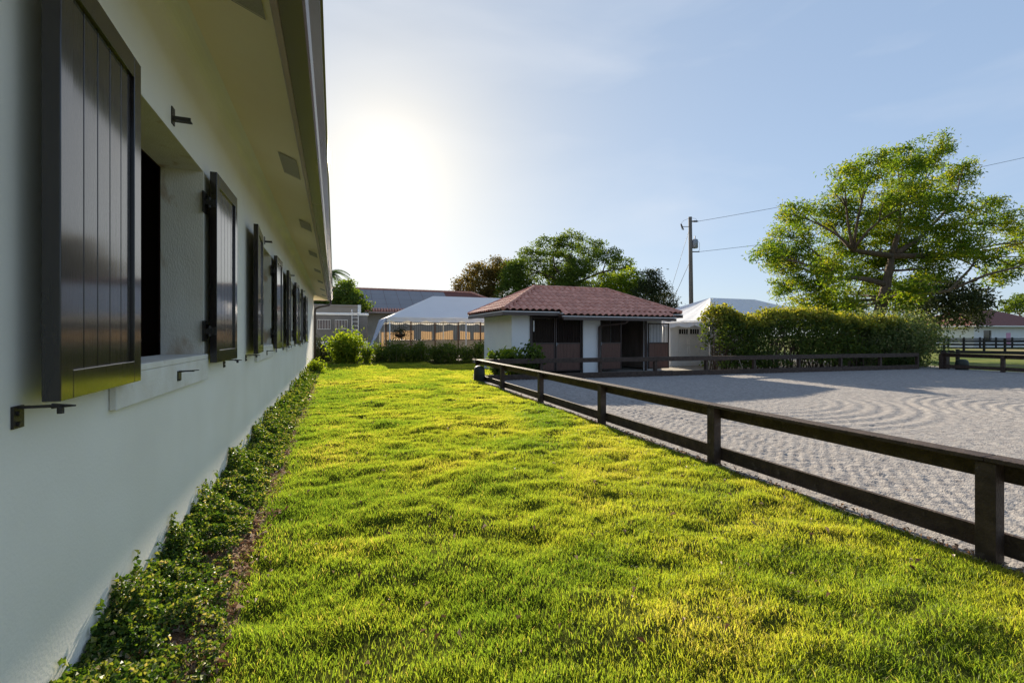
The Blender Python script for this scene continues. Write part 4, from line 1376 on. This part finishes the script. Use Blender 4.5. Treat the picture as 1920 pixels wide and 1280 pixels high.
tree('green_tree', 'mid green bushy tree between the russet tree and the umbrella shaped tree', 'tree', b0, V(972, 570, D), .3, mg, L_mid, .34, .15, 5, .42, 26)
D = 64
br_ = PB([(1155, 535, 24), (1180, 525, 22), (1135, 550, 20), (1190, 550, 24), (1165, 560, 22), (1205, 535, 14)], D, 2)
b0 = V(1165, 640, D); b0.z = 0
tree('bright_tree', 'bright green leafy tree over the right half of the tiled roof', 'tree', b0, V(1165, 575, D), .3, br_, L_bright, .34, .15, 5, .40, 26)
D = 62
dd_ = PB([(1215, 528, 20), (1235, 545, 22), (1210, 555, 24), (1245, 565, 20), (1228, 520, 12), (1258, 570, 12), (1235, 590, 22)], D, 2)
b0 = V(1228, 640, D); b0.z = 0
tree('dark_tree', 'dark feathery tree between the tiled roof and the utility pole', 'tree', b0, V(1228, 570, D), .3, dd_, L_dark, .32, .11, 5, .38, 26)
D = 52
lt = PB([(648, 548, 20), (632, 560, 20), (662, 565, 20), (678, 575, 12), (640, 575, 18), (655, 535, 10), (686, 570, 7), (610, 560, 20)], D, 2)
b0 = V(648, 640, D); b0.z = 0
tree('leafy_tree', 'leafy green tree beyond the shed at the end of the stable eave', 'tree', b0, V(648, 575, D), .25, lt, L_mid, .34, .17, 8, .3, 15)
D = 80
fr_ = PB([(1900, 572, 14), (1915, 565, 14), (1935, 575, 16), (1890, 580, 8)], D, 2)
b0 = V(1912, 640, D); b0.z = 0
tree('far_tree', 'distant pale green tree behind the red roof at the right edge', 'tree', b0, V(1912, 590, D), .25, fr_, L_mid, .5, .25, 3.5, .5, 12)
D = 78
fr_ = PB([(1775, 610, 18), (1805, 600, 18), (1825, 605, 16), (1750, 610, 18), (1720, 615, 16), (1690, 612, 18), (1790, 620, 16)], D, 3)
b0 = V(1775, 640, D); b0.z = 0
tree('far_thicket', 'sunlit green thicket behind the white container', 'thicket', b0, V(1775, 625, D), .2, fr_, L_bright, .5, .26, 4, .5, 14)
# palm
D = 57
pc = V(617, 512, D); b0 = Vector((pc.x, pc.y, 0))
pr_ = empty('palm_tree', 'palm crown showing past the end of the stable gutter', 'palm', b0)
mb = MB(); mb.tube([b0, b0 + Vector((.1, 0, pc.z * .5)), pc], [.28, .2, .16], 10); mb.build('trunk', M_bark, pr_, smooth=True)
vv = []; ff = []
LP = []
for k in range(18):
    a = k * 2.4; el = random.uniform(-.2, 1.1); L = random.uniform(2.3, 3.0)
    dirh = Vector((math.cos(a), math.sin(a), 0)); pts = []
    for i in range(9):
        t_ = i / 8; pts.append(pc + dirh * L * t_ * math.cos(el * (1 - t_)) + Vector((0, 0, L * (math.sin(el) * t_ - .95 * t_ * t_))))
    fm = MB()
    for i in range(8):
        fm.tube([pts[i], pts[i + 1]], .02, 4)
        d = (pts[i + 1] - pts[i]).normalized(); sd_ = d.cross(Vector((0, 0, 1))).normalized()
        for s_ in (-1, 1):
            for q in (0, .33, .66):
                b1 = pts[i].lerp(pts[i + 1], q); ll = .75 * (1 - .6 * i / 8)
                e = b1 + sd_ * s_ * ll * .8 + d * ll * .35 - Vector((0, 0, ll * .5))
                fm.quad(b1, b1.lerp(e, .5) + d * .06, e, b1.lerp(e, .5) - d * .04)
    fm.build('frond', L_mid, pr_)

# ================================================================== HEDGE AND SHRUBS
def hedge():
    root = empty('hedge', 'tall clipped hedge with sunlit yellow green top behind the far arena fence', 'hedge', (21, 15.6, 0))
    P = []; T = []
    n = 40000
    u = rng.random(n); x = 15.9 + u * 11.2
    yc = 16.0 - (x - 15.9) * .085
    hh = 2.46 - .30 * np.clip((x - 24) / 4, 0, 1) + 1.0 * (fbm(x * 1.1, x * 0, 3, 4) - .5) + .04 * np.sin(x * 9)
    th = rng.random(n)
    # shell: front face, back face, top
    zz = .08 + (hh - .08) * (1 - rng.random(n) ** 1.3 * .97)
    dens = fbm(x * 1.0, zz * 1.2, 8, 3)
    side = rng.choice([-1, 1], n, p=[.72, .28])
    yy = yc + side * (.55 + rng.normal(size=n) * .16)
    top = rng.random(n) < .28
    yy[top] = yc[top] + (rng.random(top.sum()) - .5) * 1.2
    zz[top] = hh[top] + rng.normal(size=top.sum()) * .13
    keep = top | (dens + .16 * (zz / hh) + .22 * rng.random(n) > .58)
    P = np.stack([x, yy, zz], 1)[keep]
    lit_top = (top | (zz > hh - .3))[keep]
    T = np.where(lit_top, .42 + .55 * rng.random(keep.sum()), .02 + .48 * rng.random(keep.sum()))  # sunlit top painted into the tint: yellower leaves above, darker on the faces
    sz = .7 + .6 * rng.random(len(P))
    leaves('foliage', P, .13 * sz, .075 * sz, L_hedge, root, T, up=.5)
    mb = MB()
    for k in range(120):
        xx = random.uniform(16, 27); y_ = 16.0 - (xx - 15.9) * .085 + random.uniform(-.35, .35)
        a = Vector((xx, y_, -.05)); e = a + Vector((random.uniform(-.5, .5), random.uniform(-.3, .15), random.uniform(1.3, 2.4)))
        mb.tube(curve_pts(a, e, 4, .05), [.03, .026, .02, .014, .007], 5)
        for q in range(2):
            m_ = a.lerp(e, random.uniform(.3, .7)); mb.tube(curve_pts(m_, m_ + Vector((random.uniform(-.4, .4), random.uniform(-.5, -.1), random.uniform(.3, .7))), 3, .08), [.012, .01, .007, .004], 4)
    mb.build('stems', M_bark, root, smooth=True)


hedge()
shrub('round_shrub', 'large grey green bush at the right end of the hedge', 'shrub', (27.5, 15.0, 0), 1.8, 2.55, L_grey, .15, .065, 15000, stems=34)
shrub('round_shrub', 'loose dusty bush growing between the hedge and the grey green bush', 'shrub', (25.4, 15.5, 0), 1.3, 2.55, L_grey, .14, .06, 7000, stems=22)

b = V(648, 682, 26); shrub('leafy_shrub', 'bright sunlit green bush at the end of the stable wall', 'shrub', (b.x, b.y, 0), .95, 1.75, L_bright, .17, .08, 4200, stems=22)
ordn = ['first', 'second', 'third', 'fourth', 'fifth', 'sixth', 'seventh', 'eighth']
hs = (1.05, 1.2, 1.0, 1.15, .85, 1.1, .95, 1.15)
for k in range(8):
    px = 716 + k * 26.5
    b = V(px, 680, 26.2 + .1 * k)
    shrub('dark_shrub', ordn[k] + ' dark green shrub to the right of the bright bush, before the left tent', 'shrub', (b.x, b.y, 0), .62, hs[k], L_mid, .14, .055, 1500,
          'row of dark shrubs before the left tent', stems=14)
b = V(686, 684, 25.5); shrub('small_shrub', 'small yellow green shrub between the bright bush and the dark row', 'shrub', (b.x, b.y, 0), .4, .95, L_bright, .13, .06, 800, stems=10)
b = V(604, 680, 28); shrub('dark_bush', 'dark bush behind the downpipe at the stable corner', 'shrub', (b.x, b.y, 0), .8, 1.3, L_dark, .14, .06, 1800, stems=14)
b = V(600, 690, 22); shrub('low_shrub', 'small leafy shrub at the end of the wall vines', 'shrub', (-.66, 20.8, 0), .38, .5, L_bright, .09, .045, 900, stems=10)
for i, (px, h, lab) in enumerate(((932, 1.05, 'glossy broad leaved shrub by the left corner of the small stable'), (958, 1.25, 'yellow green broad leaved shrub before the small stable side wall'),
                                  (978, 1.0, 'short broad leaved shrub below the outlet box'), (1002, 1.15, 'broad leaved shrub before the left stall front'))):
    b = V(px, 700, 17.2)
    shrub('broad_leaf_shrub', lab, 'shrub', (b.x, b.y, 0), .48, h, L_bright if i == 1 else L_mid, .17, .10, 520, 'shrubs before the small stable', stems=10)
